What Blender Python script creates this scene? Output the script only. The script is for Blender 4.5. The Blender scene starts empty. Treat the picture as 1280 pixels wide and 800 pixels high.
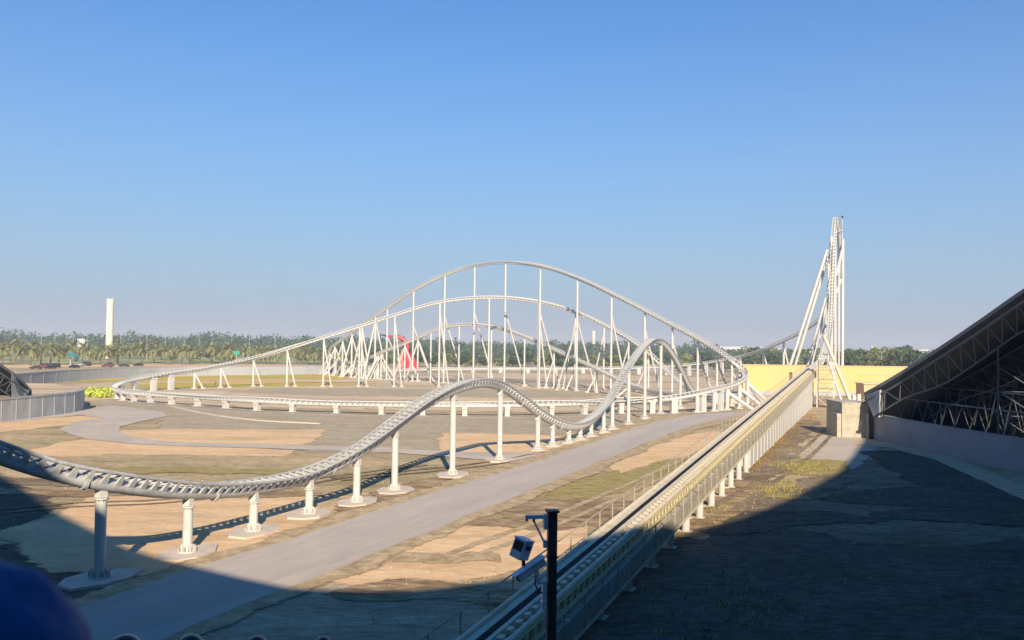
import bpy, bmesh, math, random
from mathutils import Vector, Matrix, noise
random.seed(7)
R = math.radians
S = bpy.context.scene
COL = S.collection

# ------------------------------------------------------------------ camera
CAMZ = 12.0; F = 1108.0; PITCH = R(1.6); ROLL = R(0.75)
CF = Vector((0, math.cos(PITCH), math.sin(PITCH)))
r0 = Vector((1, 0, 0)); u0 = Vector((0, -math.sin(PITCH), math.cos(PITCH)))
CR = math.cos(ROLL)*r0 + math.sin(ROLL)*u0
CU = -math.sin(ROLL)*r0 + math.cos(ROLL)*u0
CP = Vector((0, 0, CAMZ))
cd = bpy.data.cameras.new('camera'); cam = bpy.data.objects.new('camera', cd); COL.objects.link(cam)
m = Matrix((CR, CU, -CF)).transposed().to_4x4(); m.translation = CP
cam.matrix_world = m
cd.sensor_width = 36; cd.lens = 36*F/1280; cd.clip_end = 9000; cd.clip_start = 0.05
cd.dof.use_dof = True; cd.dof.focus_distance = 90; cd.dof.aperture_fstop = 2.6
S.camera = cam

# ------------------------------------------------------------------ sky, sun, exposure
LD = Vector((-0.15, 1.0, -0.545)).normalized()          # the way the light travels
EL = math.asin(-LD.z)
w = bpy.data.worlds.new('World'); S.world = w; w.use_nodes = True
nt = w.node_tree; bg = nt.nodes['Background']
sky = nt.nodes.new('ShaderNodeTexSky'); sky.sky_type = 'NISHITA'; sky.sun_disc = False
sky.sun_elevation = EL; sky.sun_rotation = math.atan2(-LD.x, -LD.y)
sky.air_density = 1.0; sky.dust_density = 0.3; sky.ozone_density = 3.2; sky.altitude = 0
hs = nt.nodes.new('ShaderNodeHueSaturation'); hs.inputs['Saturation'].default_value = 1.3; hs.inputs['Hue'].default_value = 0.503
# dust layer near the horizon: the same all the way round
wtc = nt.nodes.new('ShaderNodeTexCoord'); wsp = nt.nodes.new('ShaderNodeSeparateXYZ')
nt.links.new(wtc.outputs['Generated'], wsp.inputs[0])
wab = nt.nodes.new('ShaderNodeMath'); wab.operation = 'MAXIMUM'; nt.links.new(wsp.outputs['Z'], wab.inputs[0]); wab.inputs[1].default_value = 0
wml = nt.nodes.new('ShaderNodeMath'); wml.operation = 'MULTIPLY'; nt.links.new(wab.outputs[0], wml.inputs[0]); wml.inputs[1].default_value = 3.3
wpw = nt.nodes.new('ShaderNodeMath'); wpw.operation = 'POWER'; nt.links.new(wml.outputs[0], wpw.inputs[0]); wpw.inputs[1].default_value = 1.4
wng = nt.nodes.new('ShaderNodeMath'); wng.operation = 'MULTIPLY'; nt.links.new(wpw.outputs[0], wng.inputs[0]); wng.inputs[1].default_value = -1
wex = nt.nodes.new('ShaderNodeMath'); wex.operation = 'EXPONENT'; nt.links.new(wng.outputs[0], wex.inputs[0])
wsc = nt.nodes.new('ShaderNodeMath'); wsc.operation = 'MULTIPLY'; nt.links.new(wex.outputs[0], wsc.inputs[0]); wsc.inputs[1].default_value = 0.97
wmx = nt.nodes.new('ShaderNodeMix'); wmx.data_type = 'RGBA'; nt.links.new(wsc.outputs[0], wmx.inputs[0])
nt.links.new(sky.outputs[0], hs.inputs['Color']); tn = nt.nodes.new('ShaderNodeMix'); tn.data_type = 'RGBA'; tn.blend_type = 'MULTIPLY'; tn.inputs[0].default_value = 1
nt.links.new(hs.outputs[0], tn.inputs[6]); tn.inputs[7].default_value = (0.02, 1.0, 1.22, 1); nt.links.new(tn.outputs[2], wmx.inputs[6])
wmx.inputs[7].default_value = (3.3, 3.45, 4.5, 1)
nt.links.new(wmx.outputs[2], bg.inputs[0])
bg.inputs[1].default_value = 0.086
sl = bpy.data.lights.new('sun', 'SUN'); sl.energy = 5.0; sl.angle = R(0.53); sl.color = (1.0, 0.865, 0.675)
so = bpy.data.objects.new('sun', sl); COL.objects.link(so)
so.rotation_euler = LD.to_track_quat('-Z', 'Y').to_euler(); so.location = (40, -60, 90)
S.view_settings.view_transform = 'Standard'; S.view_settings.look = 'None'
S.view_settings.exposure = 0.66; S.view_settings.gamma = 1.0
S.render.engine = 'CYCLES'; S.render.resolution_x = 1024; S.render.resolution_y = 640
S.cycles.volume_bounces = 0; S.cycles.max_bounces = 5; S.cycles.transparent_max_bounces = 24

# ------------------------------------------------------------------ measuring helpers
def ray(px, py): return CR*((px-640)/F) + CU*((400-py)/F) + CF
def gnd(px, py, z=0.0):
    d = ray(px, py); return CP + d*((z-CAMZ)/d.z)
def at(px, py, Y):
    d = ray(px, py); return CP + d*(Y/d.y)
def proj(p):
    v = Vector(p)-CP; k = v.dot(CF); return 640+F*v.dot(CR)/k, 400-F*v.dot(CU)/k

# ------------------------------------------------------------------ materials
def mat(name, c, rough=0.6, metal=0.0, var=0.0, scale=1.0, c2=None, bump=0.0, bscale=20.0, stretch=(1, 1, 1), spec=0.5, det=6.0, dirt=None, dscale=0.3, dlo=0.5, dhi=0.7, fine=0.0, fscale=1.6, rot=0.0):
    mt = bpy.data.materials.new(name); mt.use_nodes = True
    n = mt.node_tree.nodes; l = mt.node_tree.links; b = n['Principled BSDF']
    b.inputs['Roughness'].default_value = rough; b.inputs['Metallic'].default_value = metal
    b.inputs['Specular IOR Level'].default_value = spec
    b.inputs['Base Color'].default_value = (*c, 1)
    tc = n.new('ShaderNodeTexCoord'); mp = n.new('ShaderNodeMapping'); mp.inputs['Scale'].default_value = stretch; mp.inputs['Rotation'].default_value = (0, 0, rot); mp.vector_type = 'TEXTURE' if rot else 'POINT'
    if rot: mp.inputs['Scale'].default_value = tuple(1/q for q in stretch)
    l.new(tc.outputs['Object'], mp.inputs['Vector'])
    out = None
    if var or c2:
        nz = n.new('ShaderNodeTexNoise'); nz.inputs['Scale'].default_value = scale; nz.inputs['Detail'].default_value = det
        nz.inputs['Roughness'].default_value = 0.62
        l.new(mp.outputs[0], nz.inputs['Vector'])
        cr = n.new('ShaderNodeValToRGB'); l.new(nz.outputs[0], cr.inputs[0])
        a = c; bcol = c2 if c2 else tuple(max(0, x*(1-var)) for x in c)
        cr.color_ramp.elements[0].position = 0.36; cr.color_ramp.elements[1].position = 0.64
        cr.color_ramp.elements[0].color = (*bcol, 1); cr.color_ramp.elements[1].color = (*a, 1)
        out = cr.outputs[0]
    if dirt:
        nz2 = n.new('ShaderNodeTexNoise'); nz2.inputs['Scale'].default_value = dscale; nz2.inputs['Detail'].default_value = 8
        nz2.inputs['Roughness'].default_value = 0.65
        l.new(mp.outputs[0], nz2.inputs['Vector'])
        rr = n.new('ShaderNodeMapRange'); rr.inputs[1].default_value = dlo; rr.inputs[2].default_value = dhi
        l.new(nz2.outputs[0], rr.inputs[0])
        mx = n.new('ShaderNodeMix'); mx.data_type = 'RGBA'; l.new(rr.outputs[0], mx.inputs[0])
        if out: l.new(out, mx.inputs[6])
        else: mx.inputs[6].default_value = (*c, 1)
        mx.inputs[7].default_value = (*dirt, 1); out = mx.outputs[2]
    if fine:
        vals = []
        for q, (sc_, am) in enumerate(((fscale, fine), (fscale*5.5, fine*.8))):
            nf = n.new('ShaderNodeTexNoise'); nf.inputs['Scale'].default_value = sc_; nf.inputs['Detail'].default_value = 8; nf.inputs['Roughness'].default_value = .7
            l.new(mp.outputs[0], nf.inputs['Vector'])
            fr_ = n.new('ShaderNodeMapRange'); fr_.inputs[1].default_value = .33; fr_.inputs[2].default_value = .67
            fr_.inputs[3].default_value = 1-am; fr_.inputs[4].default_value = 1+am*.45; l.new(nf.outputs[0], fr_.inputs[0]); vals.append(fr_)
        mu = n.new('ShaderNodeMath'); mu.operation = 'MULTIPLY'; l.new(vals[0].outputs[0], mu.inputs[0]); l.new(vals[1].outputs[0], mu.inputs[1])
        vm = n.new('ShaderNodeVectorMath'); vm.operation = 'SCALE'
        if out: l.new(out, vm.inputs[0])
        else: vm.inputs[0].default_value = c
        l.new(mu.outputs[0], vm.inputs['Scale']); out = vm.outputs[0]
    if out: l.new(out, b.inputs['Base Color'])
    if bump:
        nb = n.new('ShaderNodeTexNoise'); nb.inputs['Scale'].default_value = bscale; nb.inputs['Detail'].default_value = 5
        l.new(mp.outputs[0], nb.inputs['Vector'])
        bp = n.new('ShaderNodeBump'); bp.inputs['Strength'].default_value = bump; bp.inputs['Distance'].default_value = 0.05
        l.new(nb.outputs[0], bp.inputs['Height']); l.new(bp.outputs[0], b.inputs['Normal'])
    return mt
M = {}
M['white'] = mat('white_paint', (0.545, 0.53, 0.495), 0.5, dirt=(0.40, 0.36, 0.29), dscale=1.6, dlo=0.48, dhi=0.8, stretch=(1,1,.3), spec=.35)
M['track'] = mat('track_steel', (0.42, 0.42, 0.41), 0.45, dirt=(0.25, 0.24, 0.22), dscale=2.2, dlo=0.45, dhi=0.75, spec=.35)
M['tie'] = mat('tie_paint', (0.50, 0.50, 0.48), 0.5, var=0.2, scale=3)
M['cream'] = mat('cream_paint', (0.62, 0.54, 0.40), 0.6, dirt=(0.40, 0.30, 0.15), dscale=1.1, dlo=0.5, dhi=0.8, spec=.3)
M['yellowrail'] = mat('pale_yellow_paint', (0.58, 0.46, 0.16), 0.6, var=0.3, scale=1.5)
M['slot'] = mat('dark_brake_steel', (0.015, 0.015, 0.017), 0.8, spec=.15)
M['mesh'] = mat('galvanised_steel', (0.44, 0.39, 0.30), 0.7, 0.0, var=0.3, scale=2, spec=.25)
M['concrete'] = mat('pale_concrete', (0.58, 0.49, 0.40), 0.85, dirt=(0.45, 0.38, 0.30), dscale=0.8, bump=0.2)
M['asphalt'] = mat('worn_asphalt', (0.50, 0.43, 0.37), 0.92, c2=(0.445, 0.38, 0.325), scale=0.4, bump=0.25, bscale=30, dirt=(0.56, 0.47, 0.36), dscale=0.25, dlo=0.52, dhi=0.85, spec=.15, stretch=(1, .15, 1), rot=R(-23.5), fine=.08, fscale=2)
M['asphalt2'] = mat('dusty_asphalt', (0.56, 0.475, 0.39), 0.92, c2=(0.47, 0.395, 0.32), scale=0.2, bump=0.2, dirt=(0.60, 0.47, 0.34), dscale=0.1, dlo=0.5, dhi=0.8, spec=.15, fine=.12, fscale=2)
M['midsoil'] = mat('brown_soil_and_shade', (0.36, 0.27, 0.18), 0.95, c2=(0.22, 0.16, 0.10), scale=0.22, stretch=(0.6, 1.2, 1), det=13, bump=0.6, bscale=5, spec=.1, dirt=(0.42,0.33,0.23), dscale=.12, dlo=.52, dhi=.7, fine=.55)  # brown soil tone, also used to darken the hall's shade at right
M['wallshade'] = mat('shade_toned_wall', (0.24, 0.265, 0.30), 0.75, dirt=(0.19, 0.205, 0.225), dscale=0.3)  # grey-blue puts the shade on this pale wall into its colour
M['meadow'] = mat('far_green_meadow', (0.30, 0.32, 0.085), 0.95, c2=(0.20, 0.23, 0.07), scale=0.05, stretch=(.3,1.5,1), dirt=(0.46,0.36,0.17), dscale=.02, dlo=.5, dhi=.62)
M['hedge'] = mat('yellow_green_leaves', (0.52, 0.56, 0.08), 0.8, c2=(0.34, 0.42, 0.06), scale=.6, spec=.2)
M['midgrey'] = mat('grey_track_bed_and_shade', (0.30, 0.27, 0.235), 0.9, var=.3, scale=.8)  # concrete strip and the low track's shade mixed into one grey
M['tanblock'] = mat('tan_weathered_render', (0.52, 0.46, 0.35), 0.9, dirt=(0.38, 0.33, 0.25), dscale=.9, dlo=.42, dhi=.7, fine=.2)
M['verge'] = mat('sandy_verge', (0.62, 0.47, 0.29), 0.95, c2=(0.40, 0.29, 0.16), scale=0.9, bump=0.5, bscale=12, spec=.1, fine=.3, fscale=3)
M['ground'] = mat('dry_soil', (0.55, 0.42, 0.245), 0.95, c2=(0.38, 0.295, 0.16), scale=0.3, stretch=(0.45, 1.3, 1), det=13, dirt=(0.64, 0.47, 0.27), dscale=0.08, dlo=0.44, dhi=0.62, bump=0.9, bscale=4, spec=.1, fine=.48)
M['sand'] = mat('peach_sand', (0.84, 0.575, 0.33), 0.95, c2=(0.70, 0.46, 0.25), scale=0.25, stretch=(0.5, 1.6, 1), det=12, dirt=(0.54, 0.39, 0.22), dscale=0.14, dlo=0.52, dhi=0.72, bump=0.6, bscale=5, spec=.1, fine=.24)
M['sand2'] = mat('pink_sand', (0.78, 0.585, 0.39), 0.95, c2=(0.62, 0.455, 0.29), scale=0.10, stretch=(0.3, 1.7, 1), det=12, dirt=(0.46, 0.37, 0.25), dscale=0.05, dlo=0.5, dhi=0.62, bump=0.3, bscale=4, spec=.1, fine=.3, fscale=.8)
M['grey'] = mat('grey_gravel', (0.56, 0.455, 0.31), 0.95, c2=(0.43, 0.345, 0.225), scale=0.3, stretch=(0.4, 1.6, 1), det=12, bump=0.6, bscale=7, spec=.1, fine=.42, fscale=2)
M['brown'] = mat('damp_soil_and_ramp_shade', (0.26, 0.165, 0.09), 0.95, c2=(0.44, 0.30, 0.17), scale=0.55, stretch=(0.5, 1.7, 1), det=13, bump=0.9, bscale=6, dirt=(0.52, 0.38, 0.23), dscale=0.4, dlo=0.46, dhi=0.62, spec=.1, fine=.5)  # brown soil, also paints the shade under the ramp
M['olivegrass'] = mat('dry_yellow_grass', (0.50, 0.38, 0.07), 0.95, c2=(0.38, 0.34, 0.08), scale=0.15, stretch=(0.4, 1.8, 1), det=9, dirt=(0.66, 0.38, 0.12), dscale=0.04, dlo=0.50, dhi=0.58, bump=0.6, bscale=3, spec=.1)
M['thin'] = mat('thin_green_growth', (0.36, 0.31, 0.085), 0.95, c2=(0.50, 0.365, 0.19), scale=0.7, stretch=(0.5, 1.6, 1), det=12, bump=0.8, bscale=6, spec=.1, fine=.5)
M['shadesoil'] = mat('soil_darkened_for_shade', (0.13, 0.105, 0.08), 0.95, c2=(0.20, 0.16, 0.12), scale=0.25, stretch=(0.6, 1.2, 1), det=13, bump=0.6, bscale=5, spec=.1, dirt=(0.15,0.135,0.085), dscale=.2, dlo=.48, dhi=.64, fine=.6)  # near-black colour deepens the hall's shade on the soil
M['wallgrey'] = mat('grey_clad_wall', (0.36, 0.37, 0.37), 0.6, dirt=(0.24, 0.25, 0.25), dscale=0.4, stretch=(1, 1, 0.4))
M['wallpale'] = mat('pale_rendered_wall', (0.36, 0.37, 0.385), 0.8, dirt=(0.30, 0.30, 0.30), dscale=0.3)
M['yellow'] = mat('yellow_render', (0.70, 0.43, 0.16), 0.85, dirt=(0.66, 0.42, 0.20), dscale=0.12, dlo=0.4, dhi=0.8)
M['tan'] = mat('tan_render', (0.60, 0.42, 0.22), 0.85)
M['roof'] = mat('grey_roof_sheet', (0.12, 0.13, 0.15), 0.5, 0.1, var=0.2, scale=0.4)
M['rib'] = mat('grey_ribbed_cladding', (0.50, 0.50, 0.49), 0.5, var=0.2, scale=0.5)
M['darkin'] = mat('interior_shade_black', (0.012, 0.014, 0.017), 0.9, spec=.1)  # near-black stands in for the shade inside the canopies
M['truss'] = mat('truss_steel', (0.09, 0.10, 0.11), 0.65, spec=.2)
M['facade'] = mat('facade_metal', (0.13, 0.14, 0.16), 0.5)
M['pole'] = mat('brown_pole_paint', (0.07, 0.052, 0.05), 0.55, var=0.4, scale=6)
M['camgrey'] = mat('camera_housing', (0.74, 0.79, 0.83), 0.4, dirt=(0.52, 0.55, 0.57), dscale=8)
M['black'] = mat('black_rubber', (0.015, 0.015, 0.017), 0.5)
M['glass'] = mat('dark_glass', (0.02, 0.025, 0.03), 0.12, spec=0.8)
M['blue'] = mat('blue_cloth', (0.002, 0.12, 0.34), 0.7, c2=(0.002, 0.06, 0.20), scale=3, bump=0.2, bscale=40)
M['cap'] = mat('dark_cap', (0.05, 0.055, 0.06), 0.28, 0.3)
M['trunk'] = mat('palm_trunk', (0.17, 0.125, 0.08), 0.95, var=0.4, scale=2, bump=0.6, bscale=8)
M['frond'] = mat('palm_frond', (0.29, 0.28, 0.11), 0.75, c2=(0.18, 0.19, 0.07), scale=0.6, spec=.2)
M['leafdark'] = mat('dark_leaves', (0.06, 0.105, 0.055), 0.8, c2=(0.035, 0.07, 0.04), scale=0.12, spec=.2)
M['leafmid'] = mat('olive_leaves', (0.20, 0.215, 0.075), 0.8, c2=(0.11, 0.135, 0.05), scale=0.2, spec=.2)
M['leafbright'] = mat('bright_leaves', (0.28, 0.33, 0.075), 0.8, c2=(0.16, 0.20, 0.04), scale=0.5, spec=.2)
M['weed'] = mat('green_weed', (0.30, 0.29, 0.07), 0.85, c2=(0.42, 0.32, 0.13), scale=1.0, spec=.1)
M['weedred'] = mat('rusty_weed', (0.33, 0.13, 0.04), 0.85, c2=(0.22, 0.17, 0.05), scale=1.5)
M['stone'] = mat('pale_stone', (0.42, 0.36, 0.28), 0.9)
M['red'] = mat('red_paint', (0.66, 0.025, 0.04), 0.4, var=0.2, scale=0.3)
M['pink'] = mat('pink_red_paint', (0.70, 0.16, 0.15), 0.5)
M['teal'] = mat('teal_paint', (0.02, 0.24, 0.26), 0.4)
M['green'] = mat('green_sign', (0.02, 0.30, 0.20), 0.45)
M['maroon'] = mat('maroon_car_paint', (0.16, 0.03, 0.035), 0.3)
M['carblack'] = mat('black_car_paint', (0.02, 0.02, 0.024), 0.3)
M['carsilver'] = mat('silver_car_paint', (0.40, 0.41, 0.42), 0.3, 0.3)
M['building'] = mat('far_white_building', (0.66, 0.65, 0.62), 0.8, var=0.12, scale=0.05)
M['tower'] = mat('cream_concrete', (0.74, 0.68, 0.55), 0.8, var=0.12, scale=0.1)
M['rust'] = mat('orange_rust', (0.35, 0.15, 0.05), 0.9)
M['bluebox'] = mat('blue_tarp', (0.05, 0.14, 0.30), 0.6)

# ------------------------------------------------------------------ mesh helpers
class MB:
    def __init__(s): s.v = []; s.f = []
    def add(s, vs, fs):
        o = len(s.v); s.v += [Vector(v) for v in vs]; s.f += [tuple(i+o for i in f) for f in fs]; return s
    def box(s, x0, x1, y0, y1, z0, z1, mx=None):
        vs = [Vector(p) for p in ((x0,y0,z0),(x1,y0,z0),(x1,y1,z0),(x0,y1,z0),(x0,y0,z1),(x1,y0,z1),(x1,y1,z1),(x0,y1,z1))]
        if mx: vs = [mx @ v for v in vs]
        return s.add(vs, [(3,2,1,0),(4,5,6,7),(0,1,5,4),(1,2,6,5),(2,3,7,6),(3,0,4,7)])
    def cyl(s, a, b, r1, r2=None, n=10, caps=True):
        a = Vector(a); b = Vector(b); r2 = r1 if r2 is None else r2
        d = (b-a).normalized(); x = d.orthogonal().normalized(); y = d.cross(x)
        vs = []
        for p, r in ((a, r1), (b, r2)):
            for i in range(n):
                t = 2*math.pi*i/n; vs.append(p + x*(r*math.cos(t)) + y*(r*math.sin(t)))
        fs = [(i, (i+1) % n, n+(i+1) % n, n+i) for i in range(n)]
        if caps: fs += [tuple(range(n-1, -1, -1)), tuple(range(n, 2*n))]
        return s.add(vs, fs)
    def lathe(s, prof, c=(0,0,0), n=16):
        c = Vector(c); vs = []; k = len(prof)
        for r, z in prof:
            for i in range(n):
                t = 2*math.pi*i/n; vs.append(c+Vector((r*math.cos(t), r*math.sin(t), z)))
        fs = [(j*n+i, j*n+(i+1) % n, (j+1)*n+(i+1) % n, (j+1)*n+i) for j in range(k-1) for i in range(n)]
        fs += [tuple(range(n-1, -1, -1)), tuple(range((k-1)*n, k*n))]
        return s.add(vs, fs)
    def sweep(s, fr, ox, oz, r, n=8, caps=True):
        k = len(fr); vs = []
        for P, T, Sd, U in fr:
            c = P + Sd*ox + U*oz
            for i in range(n):
                t = 2*math.pi*i/n; vs.append(c + Sd*(r*math.cos(t)) + U*(r*math.sin(t)))
        fs = [(j*n+i, (j+1)*n+i, (j+1)*n+(i+1) % n, j*n+(i+1) % n) for j in range(k-1) for i in range(n)]
        if caps: fs += [tuple(range(n)), tuple(range(k*n-1, (k-1)*n-1, -1))]
        return s.add(vs, fs)
    def sweeprect(s, fr, x0, x1, z0, z1):
        k = len(fr); vs = []
        for P, T, Sd, U in fr:
            for a, b in ((x0,z0),(x1,z0),(x1,z1),(x0,z1)): vs.append(P+Sd*a+U*b)
        fs = [(j*4+i, (j+1)*4+i, (j+1)*4+(i+1) % 4, j*4+(i+1) % 4) for j in range(k-1) for i in range(4)]
        fs += [(0,1,2,3), tuple((k-1)*4+i for i in (3,2,1,0))]
        return s.add(vs, fs)
    def prism(s, pts, z0, z1):
        n = len(pts); vs = [Vector((p[0],p[1],z0)) for p in pts]+[Vector((p[0],p[1],z1)) for p in pts]
        fs = [(i, (i+1) % n, n+(i+1) % n, n+i) for i in range(n)] + [tuple(range(n-1,-1,-1)), tuple(range(n,2*n))]
        return s.add(vs, fs)
    def mesh(s, name, mt, smooth=False):
        me = bpy.data.meshes.new(name); me.from_pydata([tuple(v) for v in s.v], [], s.f); me.update()
        me.materials.append(mt)
        if smooth:
            me.shade_smooth()
            try: me.set_sharp_from_angle(angle=R(40))
            except Exception: pass
        return me
    def build(s, name, mt, parent=None, smooth=False, loc=None):
        o = bpy.data.objects.new(name, s.mesh(name, mt, smooth)); COL.objects.link(o)
        if parent: o.parent = parent
        if loc is not None: o.location = loc
        return o
def tag(o, label=None, cat=None, group=None, kind=None):
    if label: o['label'] = label
    if cat: o['category'] = cat
    if group: o['group'] = group
    if kind: o['kind'] = kind
    return o
def thing(name, label, cat, loc=(0,0,0), rz=0, group=None):
    o = bpy.data.objects.new(name, None); COL.objects.link(o); o.location = loc; o.rotation_euler = (0,0,rz)
    o.empty_display_size = 0.5
    return tag(o, label, cat, group)
def inst(name, me, parent=None, mx=None, loc=None, rz=None, sc=None):
    o = bpy.data.objects.new(name, me); COL.objects.link(o)
    if parent: o.parent = parent
    if mx is not None: o.matrix_local = mx
    if loc is not None: o.location = loc
    if rz is not None: o.rotation_euler = (0,0,rz)
    if sc is not None: o.scale = sc
    return o
def dup(root, loc, rz=0, label=None, sc=None):
    r = root.copy(); COL.objects.link(r); r.location = loc; r.rotation_euler = (0,0,rz)
    if sc: r.scale = sc
    if label: r['label'] = label
    for ch in list(root.children):
        c = ch.copy(); COL.objects.link(c); c.parent = r
        for g in ch.children:
            d = g.copy(); COL.objects.link(d); d.parent = c
    return r

# ------------------------------------------------------------------ spline frames
def catmull(pts, step=1.0):
    P = [Vector(p) for p in pts]; P = [P[0]*2-P[1]] + P + [P[-1]*2-P[-2]]
    fine = []
    for i in range(1, len(P)-2):
        a, b, c, d = P[i-1], P[i], P[i+1], P[i+2]
        t0 = 0; t1 = t0+max(1e-3,(b-a).length)**.5; t2 = t1+max(1e-3,(c-b).length)**.5; t3 = t2+max(1e-3,(d-c).length)**.5
        for k in range(24):
            t = t1+(t2-t1)*k/24
            A1 = a*((t1-t)/(t1-t0))+b*((t-t0)/(t1-t0)); A2 = b*((t2-t)/(t2-t1))+c*((t-t1)/(t2-t1)); A3 = c*((t3-t)/(t3-t2))+d*((t-t2)/(t3-t2))
            B1 = A1*((t2-t)/(t2-t0))+A2*((t-t0)/(t2-t0)); B2 = A2*((t3-t)/(t3-t1))+A3*((t-t1)/(t3-t1))
            fine.append(B1*((t2-t)/(t2-t1))+B2*((t-t1)/(t2-t1)))
    fine.append(P[-2])
    for _ in range(10):
        fine = [fine[0]]+[(fine[i-1]+fine[i]*2+fine[i+1])/4 for i in range(1, len(fine)-1)]+[fine[-1]]
    L = [0]
    for i in range(1, len(fine)): L.append(L[-1]+(fine[i]-fine[i-1]).length)
    n = max(2, int(L[-1]/step)); out = []; j = 0
    for k in range(n+1):
        s_ = L[-1]*k/n
        while j < len(L)-2 and L[j+1] < s_: j += 1
        f = (s_-L[j])/max(1e-9, L[j+1]-L[j]); out.append(fine[j].lerp(fine[j+1], f))
    return out
def frames(pts, bank=0.0, maxb=45, transport=False, s0=None):
    n = len(pts); T = [(pts[min(n-1,i+1)]-pts[max(0,i-1)]).normalized() for i in range(n)]
    bk = []
    for i in range(n):
        a, b = T[max(0,i-3)], T[min(n-1,i+3)]
        ds = max(.01, (pts[min(n-1,i+3)]-pts[max(0,i-3)]).length)
        k = (a.x*b.y-a.y*b.x)/ds
        bk.append(max(-R(maxb), min(R(maxb), -math.atan(bank*k))))
    for _ in range(12): bk = [sum(bk[max(0,i-2):i+3])/len(bk[max(0,i-2):i+3]) for i in range(n)]
    fr = []; prev = s0
    for i in range(n):
        if transport and prev is not None:
            sd = (prev - T[i]*T[i].dot(prev)).normalized(); prev = sd
        else:
            sd = Vector((T[i].y, -T[i].x, 0)).normalized()
        u = sd.cross(T[i]).normalized()
        if bk[i]:
            q = Matrix.Rotation(-bk[i]*-1, 3, T[i]); sd = q @ sd; u = q @ u
        fr.append((pts[i], T[i], sd, u))
    return fr
def fmat(f, flip=False):
    P, T, Sd, U = f
    mx = Matrix((Sd, T, U)).transposed().to_4x4(); mx.translation = P; return mx
def tie_vf(w=1.0):
    b = MB(); g = .6
    b.box(-g, g, -.05, .05, -.09, .03)
    for s_ in (-1, 1):
        vs = [(s_*.08,-.22,-.62),(s_*.08,.22,-.62),(s_*g,.07,-.02),(s_*g,-.07,-.02),(s_*.26,-.22,-.62),(s_*.26,.22,-.62),(s_*(g+.1),.07,-.06),(s_*(g+.1),-.07,-.06)]
        b.add(vs, [(0,1,2,3),(7,6,5,4),(0,3,7,4),(1,5,6,2),(3,2,6,7),(0,4,5,1)])
    return b
TIE = tie_vf(); TIE_ME = TIE.mesh('tie', M['tie'])
SPZ = -.56; SPR = .31
def track(name, label, ctrl, bank, maxb, group='roller coaster track runs', each=False, spacing=1.0, transport=False, s0=None, width=1.0, cat='coaster track', mt='white'):
    mt = 'track' if each else mt
    pts = catmull(ctrl, spacing); fr = frames(pts, bank, maxb, transport, s0)
    t = thing(name, label, cat, group=group)
    MB().sweep(fr, 0, SPZ, SPR, 10).build('spine_tube', M[mt], t, True)
    for s_ in (-1, 1): MB().sweep(fr, s_*.62, 0, .10, 8).build('rail', M[mt], t, True)
    if each:
        for f in fr[:300]: inst('tie', TIE_ME, t, fmat(f))
    else:
        b = MB()
        for f in fr:
            mx = fmat(f); b.add([mx @ v for v in TIE.v], TIE.f)
        tag(b.build('ties', M['tie'], t), kind='stuff')
    return t, fr
def find(fr, px, lo=0, hi=None):
    best = None
    for f in fr[lo:hi]:
        q = proj(f[0]); e = abs(q[0]-px)
        if best is None or e < best[0]: best = (e, f)
    return best[1]

# ------------------------------------------------------------------ ground sheets
def patch(name, poly, z, mt, jit=0.5, kind='structure', dense=1.2, world=False):
    P = [Vector(p) if world else gnd(*p) for p in poly]
    if jit:
        out = []
        n = len(P)
        for i in range(n):
            a, b = P[i], P[(i+1) % n]; k = max(1, min(160, int((b-a).length/dense)))
            for j in range(k):
                p = a.lerp(b, j/k)
                d = Vector((noise.noise(p*.45+Vector((z*900,0,0))), noise.noise(p*.45+Vector((0,50,z*900))), 0))*jit
                d += Vector((noise.noise(p*1.7), noise.noise(p*1.7+Vector((9,9,9))), 0))*jit*.4
                out.append(p+d)
        P = out
    bm = bmesh.new(); vs = [bm.verts.new((p.x, p.y, z)) for p in P]
    f = bm.faces.new(vs); f.normal_update()
    if f.normal.z < 0: f.normal_flip()
    bmesh.ops.triangulate(bm, faces=[f])
    me = bpy.data.meshes.new(name); bm.to_mesh(me); bm.free(); me.materials.append(mt)
    o = bpy.data.objects.new(name, me); COL.objects.link(o); o['kind'] = kind
    return o
SOFT = {}; PC = [0]
def softmat(mt):
    if mt.name in SOFT: return SOFT[mt.name]
    m2 = mt.copy(); n = m2.node_tree.nodes; l = m2.node_tree.links; ou = n['Material Output']; b_ = n['Principled BSDF']
    at_ = n.new('ShaderNodeAttribute'); at_.attribute_name = 'edge'
    tc = n.new('ShaderNodeTexCoord'); nz = n.new('ShaderNodeTexNoise'); nz.inputs['Scale'].default_value = 1.1; nz.inputs['Detail'].default_value = 9; nz.inputs['Roughness'].default_value = .7
    l.new(tc.outputs['Object'], nz.inputs['Vector'])
    ad = n.new('ShaderNodeMath'); ad.operation = 'ADD'; l.new(at_.outputs['Fac'], ad.inputs[0]); l.new(nz.outputs[0], ad.inputs[1])
    mr = n.new('ShaderNodeMapRange'); mr.inputs[1].default_value = .88; mr.inputs[2].default_value = 1.08; l.new(ad.outputs[0], mr.inputs[0])
    tr = n.new('ShaderNodeBsdfTransparent'); mx = n.new('ShaderNodeMixShader')
    l.new(mr.outputs[0], mx.inputs[0]); l.new(tr.outputs[0], mx.inputs[1]); l.new(b_.outputs[0], mx.inputs[2]); l.new(mx.outputs[0], ou.inputs['Surface'])
    SOFT[mt.name] = m2; return m2
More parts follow.
